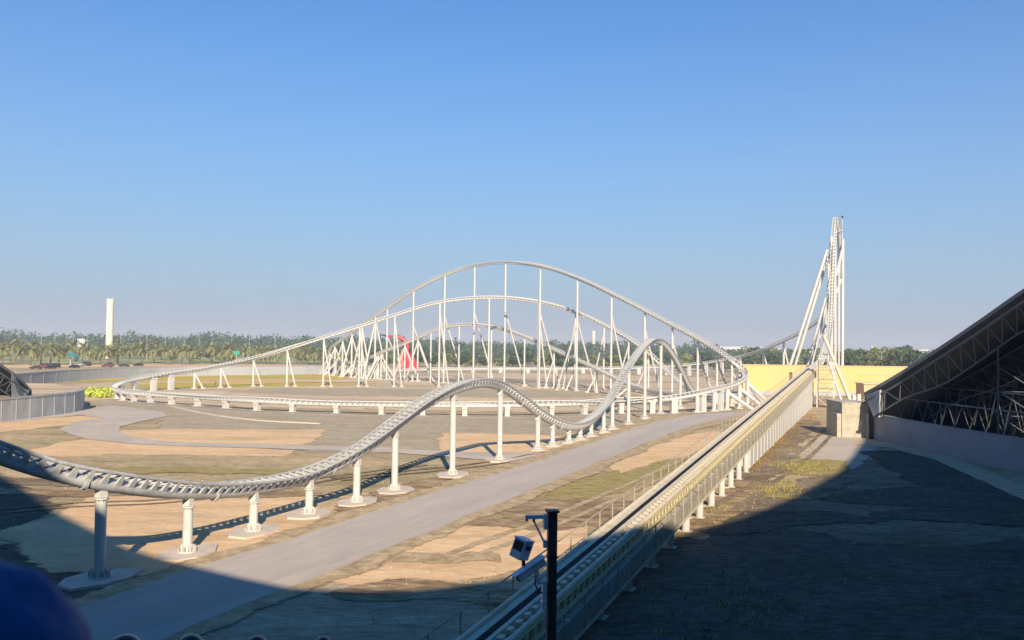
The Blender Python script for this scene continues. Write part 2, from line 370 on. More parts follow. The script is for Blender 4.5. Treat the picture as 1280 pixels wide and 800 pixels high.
def soft(name, poly, z, mt, wd=1.2, jit=.5, dense=.9):
    PC[0] += 1; z += .0004*(PC[0] % 13)
    P0 = [gnd(*p) for p in poly]; P = []
    n = len(P0)
    for i in range(n):
        a, b = P0[i], P0[(i+1) % n]; k = max(1, min(120, int((b-a).length/dense)))
        P += [a.lerp(b, j/k) for j in range(k)]
    P = [p+Vector((noise.noise(p*.3+Vector((z*900,0,0))), noise.noise(p*.3+Vector((0,50,z*900))), 0))*jit*1.4 for p in P]
    n = len(P)
    if sum(P[i].x*P[(i+1) % n].y-P[(i+1) % n].x*P[i].y for i in range(n)) < 0: P.reverse()
    O = []
    for i in range(n):
        t_ = (P[(i+2) % n]-P[i-2]).normalized(); w_ = wd*(1+.6*noise.noise(P[i]*.2))
        O.append(P[i]+Vector((t_.y,-t_.x,0))*w_)
    bm = bmesh.new(); V = [bm.verts.new((p.x,p.y,z)) for p in P]; W = [bm.verts.new((p.x,p.y,z-.007)) for p in O]
    f = bm.faces.new(V); f.normal_update(); bmesh.ops.triangulate(bm, faces=[f])
    for i in range(n):
        a_, b2, c2_, d2 = P[i], O[i], O[(i+1) % n], P[(i+1) % n]
        x1 = (b2-a_).cross(c2_-a_).z; x2 = (c2_-a_).cross(d2-a_).z
        if x1 > 0 and x2 > 0: bm.faces.new((V[i],W[i],W[(i+1) % n],V[(i+1) % n]))
    me = bpy.data.meshes.new(name); bm.to_mesh(me); bm.free(); me.materials.append(softmat(mt))
    at_ = me.attributes.new('edge','FLOAT','POINT')
    for i in range(2*n): at_.data[i].value = 1.0 if i < n else 0.0
    o = bpy.data.objects.new(name, me); COL.objects.link(o); o['kind'] = 'structure'; return o
b = MB()
xs = [-4000,-1500,-500,-150,-60,0,60,150,500,1500,4000]; ys = [-300,-60,0,60,140,260,420,800,1600,4000]
vs = [(x,y,0) for y in ys for x in xs]; nx = len(xs)
b.add(vs, [(j*nx+i, j*nx+i+1, (j+1)*nx+i+1, (j+1)*nx+i) for j in range(len(ys)-1) for i in range(nx-1)])
tag(b.build('ground', M['ground']), kind='structure')
Z = [0.012*i for i in range(1, 12)]
# inside the circuit and behind
soft('sandy_ground', [(20,508),(60,486),(150,477),(300,471),(640,466),(960,474),(960,496),(925,506),(840,511),(640,513.5),(400,510),(250,505),(150,499),(110,500)], Z[0], M['sand2'], 4.7, 2.0)
soft('dry_grass', [(95,476),(150,471),(250,466.5),(350,465.5),(430,466),(425,474),(300,474.5),(160,477)], Z[1], M['olivegrass'], 4.7, 2.0)
soft('dry_grass', [(170,482),(240,477.5),(420,477.5),(460,480),(330,483),(200,485)], Z[1], M['olivegrass'], 4.7, 2.0)
soft('gravel', [(300,490),(340,485.5),(460,486),(700,488),(780,494),(640,496),(420,494)], Z[1], M['grey'], 4.7, 2.0)
soft('gravel', [(500,473),(700,474),(860,478),(700,479),(560,477)], Z[1], M['grey'], 4.7, 2.0)
patch('far_road', [(180,466),(430,463.5),(700,464),(1000,466),(1000,461.5),(700,459),(420,458),(180,459)], Z[2], M['asphalt2'], 1)
patch('far_grass', [(-200,457),(120,454.5),(480,454),(700,455),(960,457),(960,449),(700,447),(400,444),(-200,442)], Z[0], M['meadow'], 3)
patch('car_park', [(-60,461),(120,458.6),(400,456.6),(400,455.4),(120,455.8),(-60,456.6)], Z[2], M['sand'], 1)
soft('gravel', [(118,503),(150,500),(240,509),(420,519),(640,523),(760,520),(800,527),(700,541),(560,544),(400,540),(280,537),(215,536),(205,523),(160,511)], Z[0], M['grey'], 2.2, 1.0)
soft('grey_soil', [(400,540),(560,544),(556,566),(400,564),(378,556)], Z[1], M['grey'], 2.2, 0.8)
soft('sandy_ground', [(150,539),(200,537),(300,538),(400,538),(390,547),(376,555.5),(300,555.5),(200,553),(160,546)], Z[2], M['sand'], 1.5, 0.5)
soft('sandy_ground', [(30,566),(101,550),(147,552),(320,562),(364,563),(350,569.5),(240,568),(140,567),(80,571)], Z[1], M['sand'], 1.5, 0.6)
soft('sandy_ground', [(-60,534),(0,527.5),(100,520.5),(132,523.5),(100,528),(40,536),(-60,544)], Z[1], M['sand'], 1.5, 0.5)
soft('sandy_ground', [(559,542),(672,544),(745,551),(716,562),(690,567),(655,566),(557,565.5)], Z[3], M['sand'], 1.5, 0.5)
soft('sandy_ground', [(20,668),(90,641),(125,622),(250,621),(378,624),(386,636),(372,655),(330,681),(262,703),(180,716),(80,712)], Z[2], M['sand'], 1.5, 0.6)
soft('soil_shade', [(-120,600),(0,600),(60,634),(30,655),(-60,680),(-200,700)], Z[1], M['shadesoil'], 1.5, 0.8)  # dark sheet deepening the shade at far left
soft('soil_shade', [(0,690),(40,686),(180,708),(250,712),(200,735),(100,765),(-80,790),(-200,760)], Z[1], M['shadesoil'], 2.2, 0.8)
soft('sandy_ground', [(400,722),(520,676),(575,657),(640,662),(705,652),(745,640),(690,690),(640,712),(560,722),(470,728)], Z[2], M['sand'], 1.5, 0.5)
soft('damp_soil', [(560,656),(582,646),(627,630),(700,628),(775,626),(790,634),(770,654),(700,660),(668,661),(627,655)], Z[3], M['brown'], 1.5, 0.5)
soft('sandy_ground', [(785,570),(842,548),(895,540),(900,548),(862,566),(800,581),(770,590)], Z[2], M['sand'], 1.5, 0.5)
soft('thin_grass', [(700,612),(790,585),(850,572),(850,590),(760,616),(690,622)], Z[1], M['thin'], 2.2, 0.8)
soft('gravel', [(200,800),(233,790),(330,757),(400,735),(520,726),(620,735),(560,800),(440,900),(100,900)], Z[1], M['grey'], 1.5, 0.6)
soft('thin_grass', [(955,578),(985,574),(1050,578),(1045,590),(1000,592),(960,587)], Z[2], M['thin'], 2.2, 0.8)
soft('thin_grass', [(945,606),(975,603),(1005,612),(985,622),(945,618)], Z[2], M['thin'], 2.2, 0.8)
soft('hard_standing', [(1000,558),(1030,545),(1072,548),(1090,560),(1060,585),(1000,583)], Z[1], M['asphalt2'], 1.5, 0.6)
soft('soil_shade', [(1090,566),(1140,566),(1200,590),(1280,622),(1300,650),(1180,632),(1040,625),(1100,615),(1170,610)], Z[3], M['shadesoil'], 2.2, 0.8)
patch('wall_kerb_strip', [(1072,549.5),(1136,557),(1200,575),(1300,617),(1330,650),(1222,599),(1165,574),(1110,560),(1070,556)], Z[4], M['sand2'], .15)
soft('shade_toned_soil', [(735,745),(800,700),(860,664),(960,632),(1050,592),(1110,570),(1170,585),(1290,640),(1500,800),(1000,980),(640,980)], Z[0], M['midsoil'], 2.5, 1.0)  # brown sheet along the hall's shadow edge, shade put into its colour
soft('soil_shade', [(760,690),(860,676),(1000,670),(1150,690),(1290,680),(1500,800),(1000,900),(700,900)], Z[1], M['shadesoil'], 2.2, 1.2)  # darker sheet deepening the shade at lower right
for q_, mt_ in (([(-60,609),(0,613),(200,618),(330,617.5),(392,616),(392,618.5),(330,620.5),(200,621.5),(0,617.5),(-60,614)],'brown'),
    ([(0,598),(120,604),(300,607),(300,609),(120,607),(0,602)],'midsoil'),
    ([(100,588),(220,586),(360,590),(380,593),(200,590),(110,592)],'thin'),
    ([(430,640),(470,622),(520,606),(570,596),(540,607),(490,628),(440,648)],'brown'),
    ([(846,672),(880,650),(910,625),(932,603),(948,604),(922,632),(902,655),(872,676)],'brown'),  # ramp's shade painted as brown blotches at the pillar feet
    ([(925,600),(960,570),(985,548),(1010,525),(1018,528),(1000,550),(975,578),(945,604)],'midsoil'),
    ([(1000,606),(1040,596),(1060,600),(1020,614),(985,620)],'midsoil'),
    ([(1100,640),(1180,636),(1290,646),(1290,656),(1180,648),(1100,646)],'shadesoil'),
    ([(880,664),(940,646),(1000,640),(1100,650),(1000,655),(930,662)],'shadesoil'),
    ([(430,740),(520,728),(640,740),(600,752),(500,748)],'brown'),
    ([(440,700),(520,694),(620,698),(620,700),(520,697),(440,703)],'verge')):
    soft('soil_and_shade_streak', q_, Z[4], M[mt_], 1.6, .9)
def rut(ctrl, off, mt):
    pts = catmull([gnd(*p) for p in ctrl], 1.5); fr = frames(pts); L_ = [P+Sd*(off-.16) for P,T,Sd,U in fr]; R_ = [P+Sd*(off+.16) for P,T,Sd,U in fr]
    soft('wheel_rut', [proj(q) for q in L_]+[proj(q) for q in reversed(R_)], Z[5], M[mt], .22, .12)
for c_, mt_ in (([(560,700),(640,672),(720,640),(800,605),(870,572)],'verge'),([(0,640),(90,632),(200,628),(330,612),(430,596),(540,583)],'midsoil'),([(900,640),(960,600),(1010,565),(1040,535)],'midsoil'),([(420,600),(520,590),(610,580),(690,566)],'midsoil')):
    for of in (-.8,.8): rut(c_, of, mt_)
# second road with its sandy edge
R2 = [(102,511),(140,507.5),(175,511),(205,516),(208,521),(175,527.5),(150,534),(150,540),(162,546),(195,551.5),(250,554.5),(320,556),(420,558.5),(487,560.5),(560,565),(620,566),(680,566),(700,568),(659,583),(625,577),(560,571.5),(487,566.5),(400,563.5),(320,560.5),(240,558.5),(175,556),(112,550),(87,543.5),(74,537),(95,527),(132,523.5),(100,519.5),(-60,534),(-60,528),(0,528)]
patch('side_road', R2, Z[5], M['asphalt2'], .22)
# main road
RL = [(-200,900),(60,781),(97,762),(180,734),(251,709),(352,679),(487,634),(600,599),(659,582),(700,568),(755,549),(792,536),(827,526),(873,518),(924,515.5),(975,508)]
RR = [(985,512),(930,517.5),(907,523),(865,532.5),(819,549),(800,557),(750,578),(695,601),(627,629),(582,646),(545,664),(520,672),(402,721),(363,736),(313,755),(233,788),(60,880),(-20,960)]
soft('road_verge', [(x-10 if i else x, y-1.5) for i,(x,y) in enumerate(RL)]+[(x+8,y+2.5) for x,y in RR], Z[6], M['verge'], 1.5, 0.5)
patch('main_road', RL+RR, Z[7], M['asphalt'], .12)
# thin pale kerb curving off the low loop, concrete strip under it greyed with track shade
def strip(name, ctrl, wd, h, mt):
    pts = catmull([gnd(*p) for p in ctrl], 2.0); fr = frames(pts)
    o = MB().sweeprect(fr, -wd/2, wd/2, 0, h).build(name, mt); o['kind'] = 'structure'; return o
strip('track_bed_and_shade', [(918,513),(901,516),(876,517),(845,518),(816,518),(775,519),(732,519.5),(633,522),(579,521.5),(475,519.5),(421,518),(369,516.5),(323,515),(247,509.5),(214,507.5),(187,504.5),(160,501)], 1.6, .10, M['midgrey'])
strip('ground_kerb', [(214,508),(240,514),(280,521),(330,526.5),(400,530)], .5, .15, M['concrete'])

# ------------------------------------------------------------------ tracks
def tp(l): return [at(*p) for p in l]
near_c = tp([(-150,505,37.5),(-80,527,39),(0,556,41),(60,576,42.6),(129,592,44.6),(233,605,50),(317,602,56),(387,588,61.9),(446,560,66.6),(494,526,72.3),(530,500,76.6),(567,481.5,81.3),(600,474,86.5),(627,479,92.5),(650,494,97),(673,512,101.8),(692,523,106),(710,529.5,109.5),(726,528.5,113.5),(740,521,118),(754,508,123),(766,492,128.5),(786,457,137),(806,430.5,148),(817,423.5,154),(828,427,160),(840,442,167),(852,464,176),(862,483,184),(874,492.5,193),(895,494,205),(930,492,215)])
nt_t, nt_f = track('near_coaster_track', 'nearest white tube track dipping then humping twice, crossing from left edge to centre', near_c, 12, 16, each=True, spacing=.78)
high_c = tp([(480,438,292),(455,449,303),(436,452,313),(421,449,324),(412,443,332),(414,435,330),(422,428,322),(436,418,312),(458,402,300),(484,384,291),(517,361.5,281),(555,342.5,273),(592,331,266),(632,326.5,257),(676,331,247),(722,346,234),(766,366,223),(807,387,213),(841,405,204),(874,422.5,195),(898,437,188),(916,450,183)])
hi_t, hi_f = track('high_coaster_track', 'tallest far white track arch, swinging out of a curl at its left end', high_c, 18, 50)
low_c = tp([(916,450,183),(927,459.5,182),(932,467.5,179),(926,474,175),(908,481,170),(890,485.5,166),(865,491,162.5),(840,495,160.5),(800,498,160),(760,500,158),(700,502,152),(633,503.5,148.5),(579,503.5,148),(475,502.5,149),(421,501.5,150.5),(369,500,152),(323,498,154),(247,493.5,163),(214,491.5,166.5),(187,490,169.5),(168,489,172),(152,487.5,176),(143,484.5,183),(146,480.5,192),(158,476,201),(175,471.5,207),(205,466.5,213),(243,461.5,221)])
lo_t, lo_f = track('low_coaster_track', 'low white track loop running level along the ground from right turn to far left bend', low_c, 16, 42)
mid_c = tp([(243,461.5,221),(278,455,228),(317,446.5,235.5),(358,434.5,238.5),(403,420.5,240),(448,406.5,242),(492,392.5,244),(549,376,246),(612,370,248),(672,375.5,248),(722,389.5,245),(757,406,242),(790,424.5,238),(812,441,233),(828,457,229),(842,470,222),(858,482,212),(880,489,203)])
mi_t, mi_f = track('middle_coaster_track', 'middle white track arch, climbing from the far left bend under the tallest arch', mid_c, 10, 20)
thr_c = tp([(480,438,292),(500,430.5,286),(522,421,281),(545,411,276),(570,405,271),(595,404.5,267),(625,409,262),(656,419.5,256),(694,436,249),(722,449,237),(746,459.5,228),(775,474,213),(800,483,203),(838,490.5,190),(865,493,184)])
th_t, th_f = track('lower_arch_coaster_track', 'lowest of the three nested white track arches in the distance', thr_c, 10, 20)
# launch line
UX, UY = .375, .927
LC = Vector((11.9-1.55*.927, 57.8+1.55*.375, 0)); SL = .036
def lz(y): return 2.24+SL*(y-42)
def lp(y, w_=0, dz=0):
    s_ = (y-LC.y)/UY
    return Vector((LC.x+UX*s_+.927*w_, y-.375*w_, lz(y)+dz))
launch_pts = [lp(20+i*.85*UY) for i in range(int((195-20)/(.85*UY)))]
NS = Vector((.927,-.375,0))
lau_t = thing('launch_track', 'long straight launch ramp rising to the tower, dark slot between its rails', 'coaster track', group='roller coaster track runs')
lf = [(p, Vector((UX,UY,SL*UY)).normalized(), NS, NS.cross(Vector((UX,UY,SL*UY)).normalized())) for p in launch_pts]
MB().sweeprect(lf, -.32, -.06, -.12, .05).build('brake_slot', M['slot'], lau_t)
MB().sweeprect(lf, -.66, -.36, -.14, .05).build('deck_plate', M['cream'], lau_t)
MB().sweeprect(lf, -.02, .16, -.14, .06).build('deck_plate', M['cream'], lau_t)
MB().sweep(lf, -.80, .04, .12, 8).build('rail', M['cream'], lau_t, True)
MB().sweep(lf, .80, .04, .13, 8).build('rail', M['cream'], lau_t, True)
MB().sweeprect(lf, -.45, .45, -.8, -.45).build('spine_beam', M['cream'], lau_t)
tb = MB(); tb.box(-.85,.85,-.13,.13,-.16,-.06); tb.box(.28,.50,-.2,.2,-.06,.10); tb.box(.5,.72,-.09,.09,-.06,.02)
for s_ in (-1,1): tb.add([(s_*.35,-.07,-.6),(s_*.35,.07,-.6),(s_*.85,.07,-.16),(s_*.85,-.07,-.16),(s_*.5,-.07,-.75),(s_*.5,.07,-.75),(s_*1.0,.07,-.2),(s_*1.0,-.07,-.2)],[(0,1,2,3),(7,6,5,4),(0,3,7,4),(1,5,6,2),(3,2,6,7),(0,4,5,1)])
LT = tb.mesh('tie', M['cream']); lr = MB()
for i, f in enumerate(lf):
    if i < 125: inst('tie', LT, lau_t, fmat(f))
    else:
        mx = fmat(f); lr.add([mx @ v for v in tb.v], tb.f)
tag(lr.build('ties', M['cream'], lau_t), kind='stuff')
MB().sweeprect(lf, .95, 1.5, -.72, -.66).build('walkway', M['mesh'], lau_t)
MB().sweeprect(lf, -1.5, -.95, -.72, -.66).build('walkway', M['mesh'], lau_t)
MB().sweeprect(lf, 1.5, 1.58, -1.55, -1.42).build('edge_beam', M['cream'], lau_t)
MB().sweeprect(lf, -1.58, -1.5, -1.0, -.7).build('edge_beam', M['cream'], lau_t)
MB().sweep(lf, .98, -.02, .055, 6).build('cable_pipe', M['yellowrail'], lau_t, True)
MB().sweep(lf, 1.12, -.35, .06, 6).build('cable_pipe', M['yellowrail'], lau_t, True)
b = MB()
for k in range(8): b.sweeprect(lf[::2], 1.53, 1.545, -1.40+k*.115, -1.305+k*.115)
tag(b.build('side_louvre', M['mesh'], lau_t), kind='stuff')
# inner upright plates seen under the right rail
pb = MB().box(-.03,.03,-.2,.2,-.9,-.02); PBM = pb.mesh('upright_plate', M['cream']); pr = MB()
for i, f in enumerate(lf):
    mx = fmat(f) @ Matrix.Translation((1.0,0,0))
    if i < 125: inst('upright_plate', PBM, lau_t, mx)
    else: pr.add([mx @ v for v in pb.v], pb.f)
tag(pr.build('upright_plates', M['cream'], lau_t), kind='stuff')
# handrails as things
for s_, nm, lab in ((1,'right','slim handrail along the right edge of the launch ramp'),(-1,'left','slim handrail along the left edge of the launch ramp, roadside')):
    h = thing('handrail', lab, 'handrail', group='handrails beside the launch ramp')
    zt = -.02 if s_ > 0 else .45
    MB().sweep(lf[::3], s_*1.55, zt, .03, 6).build('top_rail', M['mesh'], h, True)
    pm = MB().box(-.03,.03,-.03,.03,-1.5 if s_ > 0 else -.9,zt).mesh('post', M['mesh'])
    for i in range(0, len(lf), 3):
        P,T,Sd,U = lf[i]; mx = Matrix((Sd,Vector((UX,UY,0)),Vector((0,0,1)))).transposed().to_4x4(); mx.translation = P+Sd*(s_*1.55)
        inst('post', pm, h, mx)
# launch supports: round pillars, then broad panels
k = 0
for y in [26+4.62*i for i in range(14)]:
    p = lp(y, 1.1); zt = lz(y)-.75
    t = thing('ramp_pillar', 'x', 'pillar', (p.x,p.y,0), math.atan2(-UX,UY), 'white pillars under the launch ramp')
    t['label'] = f"round white pillar pair under the launch ramp, {['first','second','third','fourth','fifth','sixth','seventh','eighth','ninth','tenth','eleventh','twelfth','thirteenth','fourteenth'][k]} from the near end"; k += 1
    MB().cyl((0,0,-.1),(0,0,zt-.12),.26,n=14).build('column', M['white'], t, True)
    MB().cyl((-2.2,0,-.1),(-2.2,0,zt-.12),.26,n=14).build('column', M['white'], t, True)
    MB().box(-2.5,.3,-.16,.16,zt-.12,zt+.1).build('cross_beam', M['cream'], t)
    MB().box(-2.6,.38,-.38,.38,-.05,.07).build('footing', M['concrete'], t)
y = 90.0; ORD = ['first','second','third','fourth','fifth','sixth','seventh','eighth','ninth','tenth','eleventh','twelfth','thirteenth','fourteenth','fifteenth','sixteenth','seventeenth','eighteenth','nineteenth','twentieth']
ORD += ['twenty-'+o for o in ORD[:9]]+['thirtieth']+['thirty-'+o for o in ORD[:9]]
pn = 0
while y < 188:
    p = lp(y, 1.15); zt = lz(y)-.95
    t = thing('ramp_panel', f'broad white upright panel under the launch ramp, {ORD[pn]} one counted toward the tower', 'panel', (p.x,p.y,0), math.atan2(-UX,UY), 'white panels under the far end of the ramp')
    MB().box(-.25,.0,-1.15,1.15,-.05,zt).build('panel', M['white'], t)
    MB().box(-2.3,-.25,-.12,.12,-.05,zt-.05).build('fin', M['white'], t)
    y += 3.0; pn += 1

# tower track, over the top and off to the back left
tow_c = [lp(188), lp(194.5)]+tp([(1030,446,208),(1034,433,221),(1037,412,231),(1039,385,236),(1040.5,345,239),(1042,305,241),(1043.5,278,245),(1045,271.5,249),(1047.5,281,253),(1050,305,257),(1050,330,260),(1047,355,263),(1041,378,268),(1028,396,278),(1008,411,294),(985,423,312),(955,436,335),(920,446,356),(880,453,370),(830,457.5,380),(760,459.5,384),(680,460,384),(600,460,380),(530,461,372),(480,463,358),(452,465,340)])
to_t, to_f = track('tower_coaster_track', 'white track going up and over the narrow tower then sweeping low along the back', tow_c, 0, 0, transport=True, s0=NS)
# stop the side vector rolling: rebuild not needed, the plan curve is gentle

# ------------------------------------------------------------------ near supports
def near_support(px, by, i, special=None):
    f = find(nt_f, px); P = f[0]; T = Vector((f[1].x, f[1].y, 0)).normalized()
    rz = math.atan2(T.y, T.x)
    tp_ = P + f[3]*(SPZ-SPR)
    h = tp_.z; r = .275
    lab = special or 'round white support column under the nearest track'
    t = thing('support_column', lab, 'column', (P.x,P.y,0), rz, 'round columns under the nearest track')
    ct = h-.42
    MB().cyl((0,0,.30),(0,0,ct),r,n=20,caps=True).build('column', M['white'], t, True)
    MB().lathe([(r+.07,ct-.04),(r+.07,ct+.04),(r*.95,ct+.04)],n=20).build('top_flange', M['white'], t)
    b = MB(); b.add([(-.22,-r*.9,ct+.05),(.22,-r*.9,ct+.05),(.22,r*.9,ct+.05),(-.22,r*.9,ct+.05),(-.14,-.24,h+.22),(.14,-.24,h+.22),(.14,.24,h+.22),(-.14,.24,h+.22)],
          [(3,2,1,0),(4,5,6,7),(0,1,5,4),(1,2,6,5),(2,3,7,6),(3,0,4,7)])
    b.build('saddle', M['white'], t)
    c = MB()
    for k in range(10):
        a = 2*math.pi*k/10; c.cyl(((r+.05)*math.cos(a),(r+.05)*math.sin(a),ct-.1),((r+.05)*math.cos(a),(r+.05)*math.sin(a),ct+.1),.025,n=5)
    tag(c.build('flange_bolts', M['mesh'], t), kind='stuff')
    MB().lathe([(r+.28,.16),(r+.28,.22),(r+.02,.22),(r+.02,.30)],n=20).build('base_plate', M['white'], t)
    g = MB(); q = MB()
    for k in range(8):
        a = 2*math.pi*k/8; ca, sa = math.cos(a), math.sin(a)
        mx = Matrix.Rotation(a,4,'Z')
        g.add([mx @ Vector(v) for v in ((r,-.02,.22),(r+.25,-.02,.22),(r,-.02,.62),(r,.02,.22),(r+.25,.02,.22),(r,.02,.62))],[(0,1,2),(5,4,3),(0,3,4,1),(1,4,5,2),(2,5,3,0)])
        a += math.pi/8; q.cyl(((r+.2)*math.cos(a),(r+.2)*math.sin(a),.1),((r+.2)*math.cos(a),(r+.2)*math.sin(a),.5),.035,n=6)
    g.build('gusset', M['white'], t); tag(q.build('anchor_bolts', M['mesh'], t), kind='stuff')
    rnd = random.Random(i)
    pts = [(-2.0,-.9),(-.8,-1.5),(.9,-1.35),(2.3,-.35),(1.6,.8),(.3,1.45),(-1.2,1.2),(-2.1,.3)]
    s2 = .95 if px < 650 else .7
    MB().prism([(x*s2*rnd.uniform(.9,1.08), y*s2*rnd.uniform(.9,1.08)) for x, y in pts], .0, .16).build('footing', M['concrete'], t)
    return t
NSUP = [(127,None,'nearest white support column at left, lower part in blue shade'),(233,None,'second white support column from the left, standing beside the road in sun'),(317,None,'third white support column from the left, short and sunlit'),(387,None,'fourth white support column from the left, just before the track climbs'),
 (446,None,'fifth white support column from the left, on the first climb'),(494,None,'sixth white support column from the left, on the upper part of the climb'),(567,None,'tall white column just left of the first hump summit'),(627,None,'tall white column just right of the first hump summit'),(673,None,'medium white column halfway down the first hump'),
 (692,None,'short white column near the foot of the first hump'),(710,None,'very short white column left of the dip bottom'),(726,None,'very short white column right under the dip bottom'),(740,None,'short white column where the track leaves the dip'),(754,None,'short white column low on the second climb'),
 (766,None,'medium white column on the second climb'),(786,None,'tall white column halfway up the second climb'),(806.5,None,'tall white column just left of the narrow second hump summit'),(826,None,'tall white column just right of the narrow second hump summit'),(851,None,'medium white column on the far descent of the second hump')]
for i, (px, by, lab) in enumerate(NSUP): near_support(px, by, i, lab)
# clamp joints on the spine
for px in (108, 270, 415, 538, 655, 700):
    P,T,Sd,U = find(nt_f, px); c = P+U*SPZ; MB().cyl(c-T*.09, c+T*.09, SPR+.09, n=14).build('joint_flange', M['track'], nt_t, True)

# ------------------------------------------------------------------ far supports
def far_support(P, U, label, group, legs, r=.28, foot=True, name='track_support'):
    top = P + U*(SPZ-SPR*.8)
    t = thing(name, label, 'support', (top.x, top.y, 0), 0, group)
    MB().cyl((0,0,0),(0,0,top.z),r,n=10).build('column', M['white'], t, True)
    MB().cyl((0,0,0),(0,0,.35),r+.45,n=8).build('footing', M['concrete'], t)
    for frac, ox, oy in legs:
        MB().cyl((ox,oy,0),(0,0,top.z*frac),r*.85,n=8).build('leg', M['white'], t, True)
        MB().cyl((ox,oy,0),(ox,oy,.35),r+.35,n=8).build('footing', M['concrete'], t)
    return t
HN = ['leftmost','second from left','third from left','fourth from left','fifth from left','sixth from left','seventh from left','eighth from left','ninth from left','tenth from left','eleventh from left','twelfth from left','thirteenth from left','fourteenth from left','fifteenth from left']
half = 4*len(hi_f)//10
hx = [484,517.5,555,592.5,632,676,722,766,807,841,874,898,917]
st = next(i for i, f in enumerate(hi_f) if f[0].z > 20)
for i, px in enumerate(hx):
    f = find(hi_f, px, st)
    legs = [(.62, 6.2, 4.5)] if i < 6 else ([(.64, 5.5, 4), (.6, -5.0, 4)] if i in (6,) else [(.8, 4.6, 3.0)])
    far_support(f[0], f[3], f'{HN[i]} of the tall white masts with a sloping brace under the tallest arch', 'masts under the tallest arch', legs)
mx_ = [278,317,358,403,448,492,549,612,672,722.5,757,787,812]
for i, px in enumerate(mx_):
    f = find(mi_f, px)
    legs = [(.97, 2.1, .6)] if i < 6 else ([] if i in (7,) else [(.9, -3.2 if i > 8 else 2.6, 1.5)])
    far_support(f[0], f[3], f'{HN[i]} of the white A-frame supports under the middle arch', 'supports under the middle arch', legs, .26)
tx_ = [537,574.5,615,656,694,721,746,785]
for i, px in enumerate(tx_):
    f = find(th_f, px)
    far_support(f[0], f[3], f'{HN[i]} of the slim white posts under the lowest arch', 'posts under the lowest arch', [] if i < 4 else [(.8, -2.6, -1.0)], .25)
# curl at the left end
for i, k in enumerate(range(4, st+6, 9)):
    f = hi_f[k]
    far_support(f[0], f[3], f'white braced trestle in the left curl of the tallest arch, {ORD[i]} along the climb', 'trestles in the curl', [(.95, 4.0*(-1)**i, 2.5), (.95, -3.5*(-1)**i, -2.0)], .33)
for i, px in enumerate([462,476,506,521]):
    f = find(th_f, px) if px > 484 else hi_f[2+i*3]
    far_support(f[0], f[3], ['white splayed trestle low behind the tallest mast cluster','second white splayed trestle behind the mast cluster','white splayed trestle at the foot of the lowest arch','white splayed trestle on the rise of the lowest arch'][i], 'splayed trestles', [(.96, 4.5, 1), (.96, -4, 2)], .28)
# low loop piers
def pier(f, label, wd=1.0, group='white piers under the low loop'):
    P,T,Sd,U = f; rz = math.atan2(T.y, T.x); zt = (P+U*(SPZ-SPR)).z
    t = thing('track_pier', label, 'pier', (P.x,P.y,0), rz, group)
    MB().box(-wd/2,wd/2,-.4,.4,.0,zt-.25).build('column', M['white'], t)
    MB().box(-wd*.55,wd*.55,-.5,.5,zt-.25,zt+.12).build('cap', M['white'], t)
    MB().box(-wd*.75,wd*.75,-.8,.8,-.05,.1).build('footing', M['concrete'], t)
hr = next(i for i,f in enumerate(lo_f) if proj(f[0])[0] < 890 and i > 30)
lw = next(i for i in range(len(lo_f)) if proj(lo_f[i][0])[0] < 146)
lows = [(901,1.1),(876.5,1.25),(845,1.25),(816,.9),(775,.9),(732.5,.9),(690,.8),(633,.8),(579,.8),(528,.8),(475,.8),(421,.8),(369,.8),(323,.9),(284,.9),(247,.9),(214,.9),(187,.9),(168,.9),(154,.9)]
for i,(px,wd) in enumerate(lows):
    pier(find(lo_f, px, 12, lw), f'squat white pier under the low loop, {("first","second","third","fourth","fifth","sixth","seventh","eighth","ninth","tenth","eleventh","twelfth","thirteenth","fourteenth","fifteenth","sixteenth","seventeenth","eighteenth","nineteenth","twentieth")[i]} from the right turn', wd)
for i, px in enumerate([146,152,169,191,216]):
    pier(find(lo_f, px, lw), ['squat white pier on the outside of the far left bend','squat white pier just past the far left bend','second squat white pier past the far left bend','wedge shaped white pier under the rising track at left','taller white pier under the rising track at left'][i], 1.3, 'piers at the far left bend')
f = find(mi_f, 244); far_support(f[0], f[3], 'first small white A-frame where the middle arch begins to rise', 'supports under the middle arch', [(.95,2.0,.6)], .3)
# columns packed inside the right turn
for i, k in enumerate((2, 7, 12, 17, 22, 27)):
    f = lo_f[k]
    far_support(f[0], f[3], ['white column at the outer edge of the right turn, uppermost','white column packed in the right turn beside the uppermost','middle white column in the right turn','white column in the right turn with brace toward the ramp','lower white column in the right turn','last white column before the low loop levels out'][i], 'columns in the right turn', [(.85, 5.0, -1.5)] if i < 4 else [], .42)
# back track piers
bx = [980,955,925,903,883,862.5,833,800,765,730,695,660,625,590,555,520,490]
kb = next(i for i,f in enumerate(to_f) if f[0].y > 290)
for i, px in enumerate(bx):
    f = find(to_f, px, kb)
    if i < 2: far_support(f[0], f[3], ['white A-frame under the back track above the yellow wall','second white A-frame under the back track left of the yellow wall'][i], 'supports under the back track', [(.95,3.2,1)], .4)
    else: pier(f, f'small pale pier under the low back track, {HN[i-2]} counting from the yellow wall'.replace('from left counting ','' ).replace('leftmost counting','first counting').replace(' from left',''), 1.4, 'piers under the back track')

